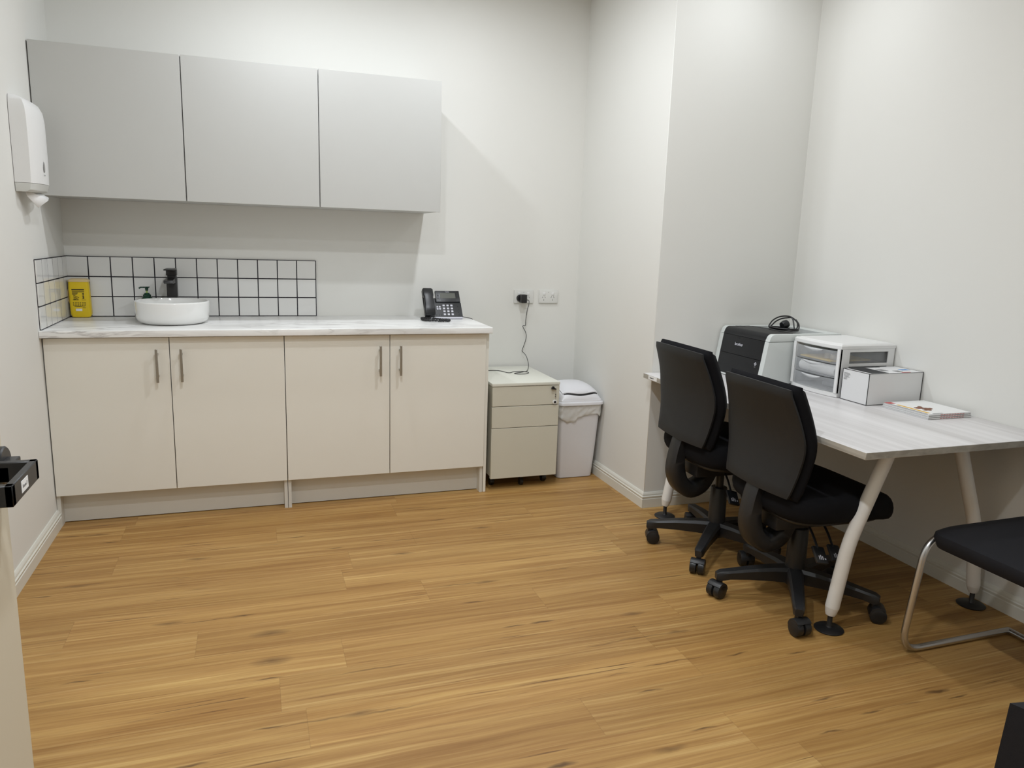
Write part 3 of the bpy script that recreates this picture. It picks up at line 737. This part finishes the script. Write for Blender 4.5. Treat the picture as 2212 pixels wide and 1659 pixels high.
# ------------------------------------------------------------------ printer
px0, px1, py0, py1 = 3.110, 3.562, -1.376, -.986; pz = .9535
t = thing('laser_printer', 'white and black laser printer on the far end of the desk', 'printer', ((px0+px1)/2, (py0+py1)/2, DZ))
LEAN = .036
def pprof(x0, zt, r, zb=DZ+.004, x1=px1):
    lx = lambda z: x0+LEAN*(z-DZ)/(pz-DZ)
    p = [(lx(zb), zb)]
    for k in range(7):
        a = PI-PI/2*k/6; p.append((lx(zt)+r+r*math.cos(a), zt-r+r*math.sin(a)))
    p += [(x1-.01, zt), (x1, zt-.012), (x1, zb)]
    return p
def slab(b, z0, z1, y0, y1, d=.020, o=0, bev=.0012):
    lx = lambda z: px0+LEAN*(z-DZ)/(pz-DZ)-o
    prism(b, [(lx(z0), z0), (lx(z1), z1), (lx(z1)+d, z1), (lx(z0)+d, z0)], y0, y1, 'xz', bev=bev)
SW = .030
ZS = .9185
for y0, y1 in ((py0, py0+SW), (py1-SW, py1)):
    b = newbm(); prism(b, pprof(px0, ZS-.0012, .002), y0, y1, 'xz', bev=.002)
    q = pprof(px0, pz, .026, zb=ZS+.0008); prism(b, q, y0, y1, 'xz', bev=.002); finish('side_cover', b, prn_white, t, angle=30)
b = newbm(); box(b, px0+.075, px1, py0+SW, py1-SW, DZ+.003, ZS-.002); box(b, 3.50, px1, py0+SW, py1-SW, ZS-.002, pz, .002, 1)
box(b, 3.30, 3.50, py0+SW, py0+SW+.006, ZS-.002, pz-.0005); box(b, 3.30, 3.50, py1-SW-.006, py1-SW, ZS-.002, pz-.0005); finish('chassis', b, prn_white, t)
b = newbm(); prism(b, pprof(px0-.001, pz+.0005, .026, zb=ZS+.001, x1=3.30), py0+SW+.0005, py1-SW-.0005, 'xz', bev=.0012)
prism(b, [(3.30, ZS), (3.30, pz), (3.50, .930), (3.50, ZS)], py0+SW+.006, py1-SW-.006, 'xz'); tc = finish('top_cover', b, prn_black, t, angle=30)
b = newbm(); box(b, 3.20, 3.235, py1-.075, py1-.04, pz+.0004, pz+.0022, .0006, 1); finish('control_panel', b, grey_pl, tc)
b = newbm(); slab(b, .8275, ZS-.0008, py0+SW+.0005, py1-SW-.0005, .06); fp = finish('front_cover', b, prn_black, t)
b = newbm(); slab(b, DZ+.012, .8255, py0+SW+.0005, py1-SW-.0005, .06); tr = finish('paper_tray', b, prn_black, t)
b = newbm(); slab(b, DZ+.004, DZ+.0115, py0+.004, py1-.004); finish('base_strip', b, prn_white, t)
b = newbm(); slab(b, .905, ZS-.001, -1.155, -1.118, .004, .0006, .0006); slab(b, .909, ZS-.001, -1.235, -1.155, .004, .0004, .0004)
finish('release_catch', b, gap_black, fp)
LV = Vector((LEAN, 0, pz-DZ)).normalized()
fx = lambda z: px0+LEAN*(z-DZ)/(pz-DZ)-.0004
text('brother', .0205, frame((fx(.878), -1.157, .878), (0, -1, 0), LV), keyw, 'lettering', fp, bold=.0002)
b = newbm(); M = frame((fx(.806), -1.312, .806), (0, -1, 0), LV) @ Matrix.Rotation(PI/4, 4, 'Z')
for a, c_, d_, e_ in ((-.007, .007, .004, .0065), (-.007, .007, -.0065, -.004), (-.0065, -.004, -.007, .007), (.004, .0065, -.007, .007)): box(b, a, c_, d_, e_, -.0001, .0004, M=M)
box(b, -.0018, .0018, -.0018, .0018, -.0001, .0004, M=M)
finish('touch_mark', b, keyw, tr, smooth=False)
text('NFC', .006, frame((fx(.791), -1.312, .791), (0, -1, 0), LV), ink_grey, 'lettering', tr)
b = newbm()
Cc = Vector((3.365, -1.190, 0))
def loop(rx, ry, z0, lift, ph, n=14, tilt=0):
    return [(Cc.x+rx*math.cos(2*PI*i/n+ph), Cc.y+ry*math.sin(2*PI*i/n+ph), z0+lift*max(0, math.sin(2*PI*i/n+ph+tilt))) for i in range(n)]
ZP = pz+.0045
lp = loop(.05, .090, ZP, .0, .2)+loop(.055, .075, ZP+.006, .045, .1, tilt=1.2)+loop(.06, .085, ZP+.006, .052, .3, tilt=1.0)
pp = crom(lp, 4); tube(b, pp, .0036, 7)
t2 = thing('power_lead', 'coiled black power lead lying on top of the printer', 'power lead', (Cc.x, Cc.y, pz))
finish('lead', b, black_pl, t2)
b = newbm(); lathe(b, [(.001, -.018), (.018, -.016), (.022, 0), (.019, .016), (.001, .020)], (Cc.x, Cc.y-.005, pz+.0255), 20, M=Matrix.Rotation(1.2, 4, 'Y')); finish('plug', b, black_gl, t2)

# ------------------------------------------------------------------ plastic drawer tower
dx0, dx1, dy0, dy1 = 3.272, 3.572, -1.688, -1.392; dz1 = .952; TZ = dz1-.025; DP = (TZ-.006-.7365)/3
t = thing('drawer_tower', 'small white plastic tower of three clear drawers between printer and box', 'drawers', ((dx0+dx1)/2, (dy0+dy1)/2, DZ))
def bow(x0, x1, y0, y1, z, bulge=.014, n=10, r=.012):
    pts = [Vector((x1, y1, z)), ]
    ym, h = (y0+y1)/2, (y1-y0)/2
    for i in range(n+1):
        y = y1-(y1-y0)*i/n; q = abs((y-ym)/h)
        x = x0-bulge*(1-q**2)+(r*.5*max(0, (q-.92)/.08))
        pts.append(Vector((x, y, z)))
    pts.append(Vector((x1, y0, z)))
    return pts
b = newbm(); skin(b, [bow(dx0-.002, dx1, dy0, dy1, TZ), bow(dx0-.004, dx1+.002, dy0-.002, dy1+.002, TZ+.003), bow(dx0-.004, dx1+.002, dy0-.002, dy1+.002, TZ+.015), bow(dx0+.002, dx1-.004, dy0+.004, dy1-.004, dz1-.003), bow(dx0+.010, dx1-.012, dy0+.012, dy1-.012, dz1-.003), bow(dx0+.014, dx1-.016, dy0+.016, dy1-.016, dz1)])
finish('top', b, white_pl, t, angle=30)
b = newbm()
skin(b, [bow(dx0-.002, dx1, dy0, dy1, DZ+.0015), bow(dx0-.002, dx1, dy0, dy1, DZ+.020)])
for y0, y1 in ((dy0, dy0+.004), (dy1-.004, dy1)):      # side frames with window openings
    box(b, dx0+.002, dx0+.052, y0, y1, DZ+.0195, TZ+.001); box(b, dx1-.035, dx1, y0, y1, DZ+.0195, TZ+.001)
    for z in (.7345, .7345+DP-.006, .7345+2*DP-.006, TZ-.012): box(b, dx0+.052, dx1-.035, y0, y1, z, z+.013)
box(b, dx1-.006, dx1, dy0+.004, dy1-.004, DZ+.0195, TZ+.001)
box(b, dx0-.003, dx0+.010, dy0, dy0+.0165, DZ+.0195, TZ+.001); box(b, dx0-.003, dx0+.010, dy1-.0165, dy1, DZ+.0195, TZ+.001)
finish('frame', b, white_pl, t, angle=30)
for k in range(3):
    z0, z1 = .7365+k*DP, .7365+(k+1)*DP-.003
    b = newbm()
    A = bow(dx0-.004, dx0+.004, dy0+.017, dy1-.017, z0, .016)[1:-1]
    rings = []
    for q in (0, .15, .85, 1):
        z = z0+(z1-z0)*q; o = -.004 if q in (.15, .85) else 0
        rings.append([Vector((p.x+o, p.y, z)) for p in A]+[Vector((p.x+o+.002, p.y, z)) for p in A[::-1]])
    skin(b, rings)
    box(b, dx0+.006, dx1-.012, dy0+.0185, dy0+.0200, z0, z1-.008); box(b, dx0+.006, dx1-.012, dy1-.0200, dy1-.0185, z0, z1-.008)
    box(b, dx0, dx1-.012, dy0+.020, dy1-.020, z0, z0+.0015); box(b, dx1-.0135, dx1-.012, dy0+.020, dy1-.020, z0, z1-.008)
    dr = finish('drawer', b, clear_pl, t, angle=30)
    b = newbm(); n = 12; r0, r1 = [], []
    ym = (dy0+dy1)/2
    for i in range(n+1):
        y = ym-.06+.12*i/n; q = abs(2*i/n-1); xx = dx0-.0205+.002*q
        r0.append((xx-.008*(1-q**2), y, z1-.001)); r1.append((xx, y, z1-.004-.011*(1-q**2)))
    V0 = [b.verts.new(p) for p in r0]; V1 = [b.verts.new(p) for p in r1]
    for i in range(n): b.faces.new([V0[i], V0[i+1], V1[i+1], V1[i]])
    hd = finish('pull_lip', b, mat('frosted_plastic', (.72, .73, .74), .25) if k == 0 else bpy.data.materials['frosted_plastic'], dr)
    md = hd.modifiers.new('Solidify', 'SOLIDIFY'); md.thickness = .0015
# contents
b = newbm(); box(b, dx0+.014, dx1-.06, dy0+.07, dy1-.03, .7365+2*DP+.0025, .7365+2*DP+.009, .001, 1)
single('note_pad', b, manila, 'yellow card pad lying in the top clear drawer', 'note pad')
for k, (x, y, r) in enumerate(((3.325, -1.600, .020), (3.330, -1.556, .018), (3.325, -1.643, .019), (3.380, -1.58, .020))):
    b = newbm(); lathe(b, [(.007, 0), (r-.001, 0), (r, .001), (r, .023), (r-.001, .024), (.007, .024)], (x, y, .7365+2*DP+.0098), 24)
    o = single('tape_roll', b, mat('beige_tape', (.5, .45, .38), .6) if k == 0 else bpy.data.materials['beige_tape'], 'small beige roll of tape in the top clear drawer', 'tape', group='tape rolls in the top clear drawer')
b = newbm(); tube(b, [(3.300, -1.655, .7365+DP+.0255), (3.300, -1.54, .7365+DP+.0255), (3.300, -1.43, .7365+DP+.0255)], .0235, 20)
single('gauze_pack', b, paper_m, 'rolled white dressing pack filling the middle clear drawer', 'dressing pack')
b = newbm(); box(b, 3.34, 3.50, -1.64, -1.52, .7383, .7600, .003, 1); single('grey_pouch', b, mat('grey_pouch_cloth', (.16, .17, .19), .7), 'dark grey pouch lying in the bottom clear drawer', 'pouch')

# ------------------------------------------------------------------ carton with printed lid
cx0, cx1, cy0, cy1, cz1 = 3.284, 3.574, -1.850, -1.702, .8495
t = thing('carton_box', 'white cardboard carton with dark edges beside the clear drawers', 'box', ((cx0+cx1)/2, (cy0+cy1)/2, DZ))
b = newbm(); box(b, cx0, cx1, cy0, cy1, DZ+.0008, cz1, .0006, 1); bd = finish('carton', b, card_m, t)
b = newbm(); e = .0011
for x in (cx0, cx1):
    for y in (cy0, cy1): box(b, x-e, x+e, y-e, y+e, DZ+.001, cz1+.0005)
for z in (DZ+.0018, cz1-.0006):
    for x in (cx0, cx1): box(b, x-e, x+e, cy0, cy1, z-e*.9, z+e*.9)
    for y in (cy0, cy1): box(b, cx0, cx1, y-e, y+e, z-e*.6, z+e*.6)
finish('edge_print', b, grey_pl, bd, smooth=False)
b = newbm(); box(b, cx0+.016, cx0+.105, cy0+.004, cy1-.002, cz1, cz1+.0007); box(b, cx0+.002, cx0+.19, cy1-.010, cy1-.0015, cz1, cz1+.0009)
finish('dark_stripe', b, grey_pl, bd, smooth=False)
b = newbm(); box(b, cx0+.115, cx0+.15, cy0+.05, cy0+.09, cz1, cz1+.0008); box(b, cx0+.17, cx0+.20, cy0+.02, cy0+.05, cz1, cz1+.0008); finish('grey_artwork', b, ink_grey, bd, smooth=False)
b = newbm(); box(b, cx0+.225, cx0+.27, cy0+.05, cy0+.075, cz1, cz1+.0008); finish('blue_artwork', b, ink_blue, bd, smooth=False)
b = newbm(); box(b, cx0+.18, cx0+.225, cy0+.004, cy0+.012, cz1, cz1+.0008); finish('red_artwork', b, ink_red, bd, smooth=False)
b = newbm()
for k, w in enumerate((.030, .034, .026, .030, .018, .016)): box(b, cx0-.0013, cx0-.0006, cy1-.010-w, cy1-.008, cz1-.018-k*.0052, cz1-.0165-k*.0052)
finish('address_print', b, ink_grey, bd, smooth=False)

# ------------------------------------------------------------------ catalogues
zc = DZ+.0008
for k in range(3):
    x0, x1, y0, y1 = 3.333+.002*k, 3.556-.001*k, -2.115+.001*k, -1.884-.002*k
    lb = ['bottom catalogue of the small stack on the desk', 'middle catalogue of the small stack on the desk', 'top catalogue with colourful cover on the small desk stack'][k]
    t = thing('catalogue', lb, 'catalogue', ((x0+x1)/2, (y0+y1)/2, zc), group='catalogues stacked on the desk')
    h = .0062
    b = newbm(); box(b, x0+.0015, x1-.001, y0+.0004, y1-.001, zc+.0005, zc+h-.0005); finish('pages', b, mat('page_block', (.62, .62, .62), .8, var=.25, scale=300) if k == 0 else bpy.data.materials['page_block'], t)
    b = newbm(); box(b, x0, x1, y0, y1, zc, zc+.0006); box(b, x0, x1, y0, y1, zc+h-.0006, zc+h); box(b, x0, x1, y0, y0+.0006, zc, zc+h)
    cv = finish('cover', b, paper_m, t)
    b = newbm()
    for q in range(9): box(b, x0+.06+q*.014, x0+.071+q*.014, y0-.0003, y0+.0001, zc+.0022, zc+.0042)
    finish('spine_print', b, ink_red, cv, smooth=False)
    if k == 2:
        zt = zc+h
        b = newbm(); box(b, x0+.016, x0+.030, y0+.02, y1-.05, zt, zt+.0003); finish('gold_band', b, ink_gold, cv, smooth=False)
        b = newbm(); box(b, x0, x0+.006, y0+.01, y1-.005, zt, zt+.0003); box(b, x0+.03, x0+.08, y0+.006, y0+.014, zt, zt+.0003); finish('dark_print', b, ink_grey, cv, smooth=False)
        b = newbm()
        for q in range(7): lathe(b, [(.0001, 0), (.010+.004*(q % 3), 0), (.006, .0012), (.0001, .0013)], (x0+.055+.016*(q % 4), y0+.07+.018*(q//2), zt), 12)
        finish('cover_photo', b, ink_brown, cv)
        b = newbm(); box(b, x0, x0+.035, y1-.03, y1-.002, zt, zt+.0004); finish('red_corner', b, ink_red, cv, smooth=False)
    zc += h+.0006

# ------------------------------------------------------------------ task chairs
def cushion(b, cx, cy, hx, hy, z0, z1, drop, n=44, m=9):
    rings = []
    for k in range(m+1):
        a = -PI/2+PI*k/m; f = math.cos(a)**.55 if abs(math.cos(a)) > 1e-6 else 0
        sc = .80+.20*f if k not in (0, m) else .80
        z = (z0+z1)/2+(z1-z0)/2*math.sin(a)
        ring = []
        for i in range(n):
            th = 2*PI*i/n; c_, s_ = math.cos(th), math.sin(th)
            x = hx*abs(c_)**.48*(1 if c_ > 0 else -1); y = hy*abs(s_)**.52*(1 if s_ > 0 else -1)
            x *= sc; y *= sc
            zz = z-drop*max(0, (x/hx-.35)/.65)**2
            ring.append(Vector((cx+x, cy+y, zz)))
        rings.append(ring)
    R = skin(b, rings, True, False)
    # top and bottom filled with shrinking rings
    for r, zc_ in ((R[0], z0), (R[-1], z1)):
        prev = r
        for s_ in (.66, .33):
            cur = [b.verts.new((cx+(v.co.x-cx)*s_/.8*.8/.8 if False else cx+(v.co.x-cx)*s_/.80*.80, cy+(v.co.y-cy)*s_, zc_-(drop*max(0, ((v.co.x-cx)*s_/hx-.35)/.65)**2)+(.006*(1-s_) if zc_ == z1 else 0))) for v in r]
            for i in range(len(r)):
                j = (i+1) % len(r); b.faces.new([prev[i], prev[j], cur[j], cur[i]])
            prev = cur
        b.faces.new(prev)
def pl(t, pts):
    for (a, x), (c_, y) in zip(pts, pts[1:]):
        if t <= c_: return x+(y-x)*(t-a)/(c_-a)
    return pts[-1][1]
def back_pt(v, s, off):
    """v 0..1 bottom to top, s -1..1 across; off = distance forward of the shell face"""
    z = .487+.398*v
    hw = pl(v, [(0, .184), (.03, .190), (.40, .221), (.47, .225), (.54, .224), (1, .190)])
    xr = -.246+.036*math.sin(PI*min(1, v/.95))-.036*v
    return Vector((xr+.020*s*s+off, s*hw, z-.006*s*s*(1 if v > .5 else 0)*(2*v-1)))
def back_panel(b, t0, t1, grow=0, n=18, m=20, soft=.012):
    F_, B_ = [], []
    for j in range(m+1):
        for i in range(n+1):
            v = j/m; s = 2*i/n-1
            e = max(abs(s), abs(2*v-1)); k = max(0, (e-.90)/.10)**2
            p = back_pt(v, s, 0); d = Vector((0, s*grow, (2*v-1)*grow))
            F_.append(b.verts.new(p+d+Vector((t1-soft*k, 0, 0)))); B_.append(b.verts.new(p+d+Vector((t0+soft*.6*k, 0, 0))))
    K = lambda i, j: j*(n+1)+i
    for j in range(m):
        for i in range(n):
            b.faces.new([F_[K(i, j)], F_[K(i+1, j)], F_[K(i+1, j+1)], F_[K(i, j+1)]]); b.faces.new([B_[K(i, j)], B_[K(i, j+1)], B_[K(i+1, j+1)], B_[K(i+1, j)]])
    edge = [(i, 0) for i in range(n)]+[(n, j) for j in range(m)]+[(n-i, m) for i in range(n)]+[(0, m-j) for j in range(m)]
    for q in range(len(edge)):
        a, c_ = edge[q], edge[(q+1) % len(edge)]
        b.faces.new([F_[K(*a)], B_[K(*a)], B_[K(*c_)], F_[K(*c_)]])
def make_chair(label, x, y, rz, star, swivel, dz):
    t = thing('task_chair', label, 'chair', (x, y, 0), rz, group='black task chairs at the desk')
    def part(name, b, m, par=None, up=True, **kw):
        o = finish(name, b, m, par or t, local=True, **kw)
        if up and par is None: o.location = (0, 0, dz)
        return o
    b = newbm(); cushion(b, .030, 0, .246, .244, .392, .492, .045); part('seat', b, blk_fab, angle=80)
    b = newbm(); cushion(b, .02, 0, .205, .205, .374, .402, .02); part('seat_pan', b, black_pl, angle=60)
    b = newbm(); back_panel(b, -.004, .016, 0, soft=.008); sh = part('backrest_shell', b, blk_vinyl, angle=50)
    b = newbm(); back_panel(b, .0165, .072, .010, soft=.030); part('backrest_cushion', b, blk_fab, angle=60)
    # J-shaped back bar
    b = newbm()
    P = crom([(-.150, 0, .60), (-.185, 0, .54), (-.216, 0, .478), (-.230, 0, .40), (-.229, 0, .335), (-.205, 0, .280), (-.155, 0, .250), (-.095, 0, .275), (-.05, 0, .345)], 5)
    rings = []
    for i, p in enumerate(P):
        tn = (P[min(i+1, len(P)-1)]-P[max(i-1, 0)]).normalized(); nr = Vector((tn.z, 0, -tn.x))
        f = i/(len(P)-1); w = .038; th = (.012+.023*min(1, f*2.0)) if f < .85 else .035-.08*(f-.85)
        rr = [p+nr*th*cc+Vector((0, w*ss, 0)) for cc, ss in ((-1, -.7), (-.7, -1), (.7, -1), (1, -.7), (1, .7), (.7, 1), (-.7, 1), (-1, .7))]
        rings.append(rr)
    skin(b, rings); part('back_bar', b, black_pl, angle=50)
    b = newbm(); box(b, -.17, .12, -.078, .078, .322, .380, .008, 2); mech = part('tilt_mechanism', b, black_pl)
    for k, (xx, yy, zz) in enumerate(((-.055, -.185, .262), (.012, -.185, .262))):
        b = newbm(); tube(b, bend([(xx+.02, -.07, .355), (xx+.01, -.13, .315), (xx, yy+.015, zz+.02)], .02, 4), .0045, 8)
        M = Matrix.Translation((xx, yy, zz)) @ Matrix.Rotation(.25, 4, 'Y') @ Matrix.Rotation(.75, 4, 'X')
        box(b, -.026, .026, -.033, .033, -.006, .006, .004, 2, M=M)
        lv = part('adjustment_lever', b, black_gl, mech, up=False)
        b = newbm()
        for q in range(3): box(b, -.014+q*.008, -.010+q*.008, -.020, -.006+(q % 2)*.004, .0062, .0066, M=M)
        box(b, .012, .018, -.018, -.013, .0062, .0066, M=M)
        part('lever_icons', b, keyw, lv, up=False, smooth=False)
    b = newbm(); tube(b, [(-.10, .07, .345), (-.12, .125, .345)], .006, 8); lathe(b, [(.001, -.012), (.016, -.010), (.018, 0), (.014, .012), (.001, .014)], (-.125, .14, .345), 16, M=Matrix.Rotation(PI/2, 4, 'X')); part('tension_knob', b, black_pl, mech, up=False)
    b = newbm(); lathe(b, [(.037, .085), (.038, .12), (.036, .29), (.034, .293)], seg=28); lathe(b, [(.018, .292), (.018, .336+dz)], seg=20); part('gas_column', b, black_pl, up=False)
    # five-star base
    b = newbm(); lathe(b, [(.001, .062), (.040, .065), (.048, .075), (.048, .118), (.040, .130), (.001, .132)], seg=30)
    for k in range(5):
        A = math.radians(star+72*k); u = Vector((math.cos(A), math.sin(A), 0)); w = Vector((-u.y, u.x, 0)); rings = []
        for r_, zt_, h_, w_ in ((.025, .133, .060, .031), (.09, .131, .054, .028), (.18, .122, .043, .024), (.255, .111, .034, .0215), (.290, .107, .037, .0205), (.308, .099, .026, .014)):
            c_ = u*r_; rings.append([c_+w*(w_*a)+Vector((0, 0, zt_-h_*q)) for a, q in ((-.7, 0), (.7, 0), (1, .22), (.86, 1), (-.86, 1), (-1, .22))])
        skin(b, rings)
    part('star_base', b, black_pl, up=False, angle=40)
    for k in range(5):
        A = math.radians(star+72*k); c_ = Vector((math.cos(A), math.sin(A), 0))*.292; S = math.radians(swivel[k])
        R0 = Matrix.Translation(c_) @ Matrix.Rotation(S, 4, 'Z')
        # hood arching over the wheels
        pr = [(-.031*math.cos(a)+.014, .033+.0325*math.sin(a)) for a in [PI*q/10*.78 for q in range(11)]]+[(.014, .033)]
        hb = newbm(); box(hb, -.0095, .0095, -.0095, .0095, .050, .078, .002, 1); prism(hb, pr, -.030, .030, 'xz', bev=.003)
        hb.transform(R0); cs = part('caster', hb, black_pl, up=False)
        for sy in (-1, 1):
            wb = newbm(); M = R0 @ Matrix.Translation((.014, sy*.0165, .0303)) @ Matrix.Rotation(PI/2, 4, 'X')
            lathe(wb, [(.0001, -.0135), (.024, -.0135), (.0290, -.011), (.0300, -.004), (.0300, .004), (.0290, .012), (.024, .0145), (.0001, .0145)], seg=30, M=M)
            part('wheel', wb, black_gl, cs, up=False)
    return t
make_chair('black task chair farther from the camera, tucked under the desk by the printer', 2.822, -1.535, math.radians(-1.5), 8.5, [200, 250, 340, 230, 20], .047)
make_chair('black task chair nearer the camera, tucked under the desk beside its near end', 2.845, -2.035, math.radians(-1), 19, [130, 75, 200, 270, 325], 0)

# ------------------------------------------------------------------ visitor chairs
def visitor_chair(label, x, y, rz, H=.455, group='black visitor chairs with chrome sled frames'):
    """local: faces +X, seat front at x=0, centre y=0"""
    t = thing('visitor_chair', label, 'chair', (x, y, 0), rz, group=group)
    hw = .235
    b = newbm(); n = 30
    # seat pad, front edge rolled down
    rings = []
    for s in range(33):
        a = .5-.5*math.cos(PI*s/32); yy = -hw+2*hw*a; q = abs(2*a-1); inset = .05*max(0, (q-.72)/.28)**2.2
        th = .024*(1-.75*max(0, (q-.86)/.14)**2)
        prof = []
        L = .46
        zz = lambda u: H+.006-.010*max(0, (u-.74)/.26)**2.4+.004*(1-u)
        top_ = [(u, zz(u)) for u in (0, .03, .1, .3, .5, .7, .8, .86, .91, .95, .98, .995)]
        for u, z in top_: prof.append(Vector((-L+.02+(L-inset)*u+inset*.3*(1-u), yy, z-.010*max(0, (q-.8)/.2)**2)))
        prof.append(Vector((.023-inset, yy, zz(1)-.018)))
        for u, z in top_[::-1]: prof.append(Vector((-L+.02+(L-inset)*u*.975+inset*.3*(1-u), yy, z-2*th)))
        rings.append(prof)
    skin(b, rings); finish('seat', b, blk_seat, t, local=True, angle=60)
    b = newbm(); rings = []
    for s in range(13):
        a = s/12; yy = -hw+2*hw*a; q = abs(2*a-1); ins = .04*max(0, (q-.75)/.25)**2
        xb = -.50+.03*q*q
        rings.append([Vector((xb, yy, H+.10+ins)), Vector((xb-.022, yy, H+.20)), Vector((xb-.05, yy, H+.42-ins)), Vector((xb-.020, yy, H+.425-ins)), Vector((xb+.008, yy, H+.20)), Vector((xb+.030, yy, H+.10+ins))])
    skin(b, rings); finish('backrest', b, blk_seat, t, local=True, angle=60)
    b = newbm(); r = .0115
    for s in (-1, 1):
        yy = s*(hw+.006)
        tube(b, bend([(-.545, yy-s*.02, H+.30), (-.515, yy-s*.01, H+.02), (-.46, yy-s*.005, H-.040), (-.006, yy, H-.034), (.047, yy, .0125), (-.46, yy, .0125)], .085, 9), r, 14)
    tube(b, [(-.46, -hw-.006, .0125), (-.46, hw+.006, .0125)], r, 12)
    tube(b, [(-.12, -hw, H-.054), (-.12, hw, H-.054)], .009, 10); tube(b, [(-.38, -hw, H-.054), (-.38, hw, H-.054)], .009, 10)
    finish('sled_frame', b, chrome, t, local=True, angle=60)
    return t
visitor_chair('black padded chair with chrome sled frame at the near end of the desk', 2.972, -2.727, PI)

# third chair: only the corner of its back shows at the lower right
def slim_chair(label, x, y, rz):
    t = thing('visitor_chair', label, 'chair', (x, y, 0), rz)
    hw = .20
    b = newbm(); prism(b, [(-.0+.0, -hw), (.02, -hw), (.02, hw), (0, hw)], .0, .01, 'xy'); b.free()
    b = newbm(); rings = []
    for s in range(17):
        a = s/16; yy = -hw+2*hw*a; q = abs(2*a-1)
        g = .012*q*q; zt_ = .704-.006*max(0, (q-.9)/.1)**2
        sk = [Vector((g-.010*0, yy*(1+.10*(1-(k/5))), .34+(zt_-.34)*k/5)) for k in range(6)]
        rings.append([p.copy() for p in sk]+[p+Vector((.030, 0, -.004 if i == 0 else 0)) for i, p in enumerate(sk[::-1])])
    skin(b, rings); finish('backrest', b, blk_seat, t, local=True, angle=50)
    b = newbm(); box(b, .04, .46, -.22, .22, .385, .430, .018, 3); finish('seat', b, blk_seat, t, local=True)
    b = newbm()
    for s in (-1, 1):
        tube(b, bend([(.018, s*.12, .55), (.045, s*.215, .375), (.40, s*.215, .372), (.47, s*.218, .30), (.50, s*.22, .0125), (.10, s*.22, .0125), (.02, s*.22, .0125)], .05, 6), .011, 12)
    tube(b, [(.02, -.22, .0125), (.02, .22, .0125)], .011, 12)
    finish('sled_frame', b, chrome, t, local=True, angle=60)
slim_chair('black chair back whose corner shows at the lower right of the photo', 1.905, -3.752, math.radians(0))

# ------------------------------------------------------------------ light
def lamp(x, y, w, r=.05, col=(1, .985, .95)):
    l = bpy.data.lights.new('downlight_or_fill', 'AREA'); l.shape = 'DISK'; l.size = 2*r; l.energy = w; l.color = col
    o = bpy.data.objects.new('downlight_or_fill', l); C.objects.link(o); o.location = (x, y, CEIL-.012)
LC = (.94, .985, 1.04)
for x, y, w_ in ((1.09, -.80, 8.2), (1.97, -.80, 6.3), (3.06, -1.42, 3.4), (1.97, -1.65, 12), (1.09, -2.60, 17), (1.09, -3.45, 11)): lamp(x, y, w_, col=LC)  # the last one, nearest the door, is an added fill lamp
lamp(.95, -4.85, 14, col=LC)  # added fill from an unseen corridor lamp
w = bpy.data.worlds.new('World'); bpy.context.scene.world = w; w.use_nodes = True
w.node_tree.nodes['Background'].inputs[0].default_value = (.9, .92, 1, 1); w.node_tree.nodes['Background'].inputs[1].default_value = .2

# ------------------------------------------------------------------ camera
cam = bpy.data.cameras.new('camera'); co = bpy.data.objects.new('camera', cam); C.objects.link(co)
f_px, yaw, pitch, roll = 1613.24, .3359, -.1904, .0318
cy_, sy_, cp, sp, cr, sr = math.cos(yaw), math.sin(yaw), math.cos(pitch), math.sin(pitch), math.cos(roll), math.sin(roll)
fw = Vector((sy_*cp, cy_*cp, sp)); ri = Vector((cy_, -sy_, 0)); up = ri.cross(fw)
r2 = ri*cr+up*sr; u2 = -ri*sr+up*cr
co.matrix_world = Matrix(((r2.x, u2.x, -fw.x, .8749), (r2.y, u2.y, -fw.y, -4.2507), (r2.z, u2.z, -fw.z, 1.3492), (0, 0, 0, 1)))
cam.sensor_width = 36; cam.sensor_fit = 'HORIZONTAL'; cam.lens = f_px*36/2212; cam.clip_start = .02
sc = bpy.context.scene; sc.camera = co
sc.view_settings.view_transform = 'Standard'; sc.view_settings.look = 'None'; sc.view_settings.gamma = 1
sc.view_settings.use_curve_mapping = False; sc.view_settings.exposure = 0.12
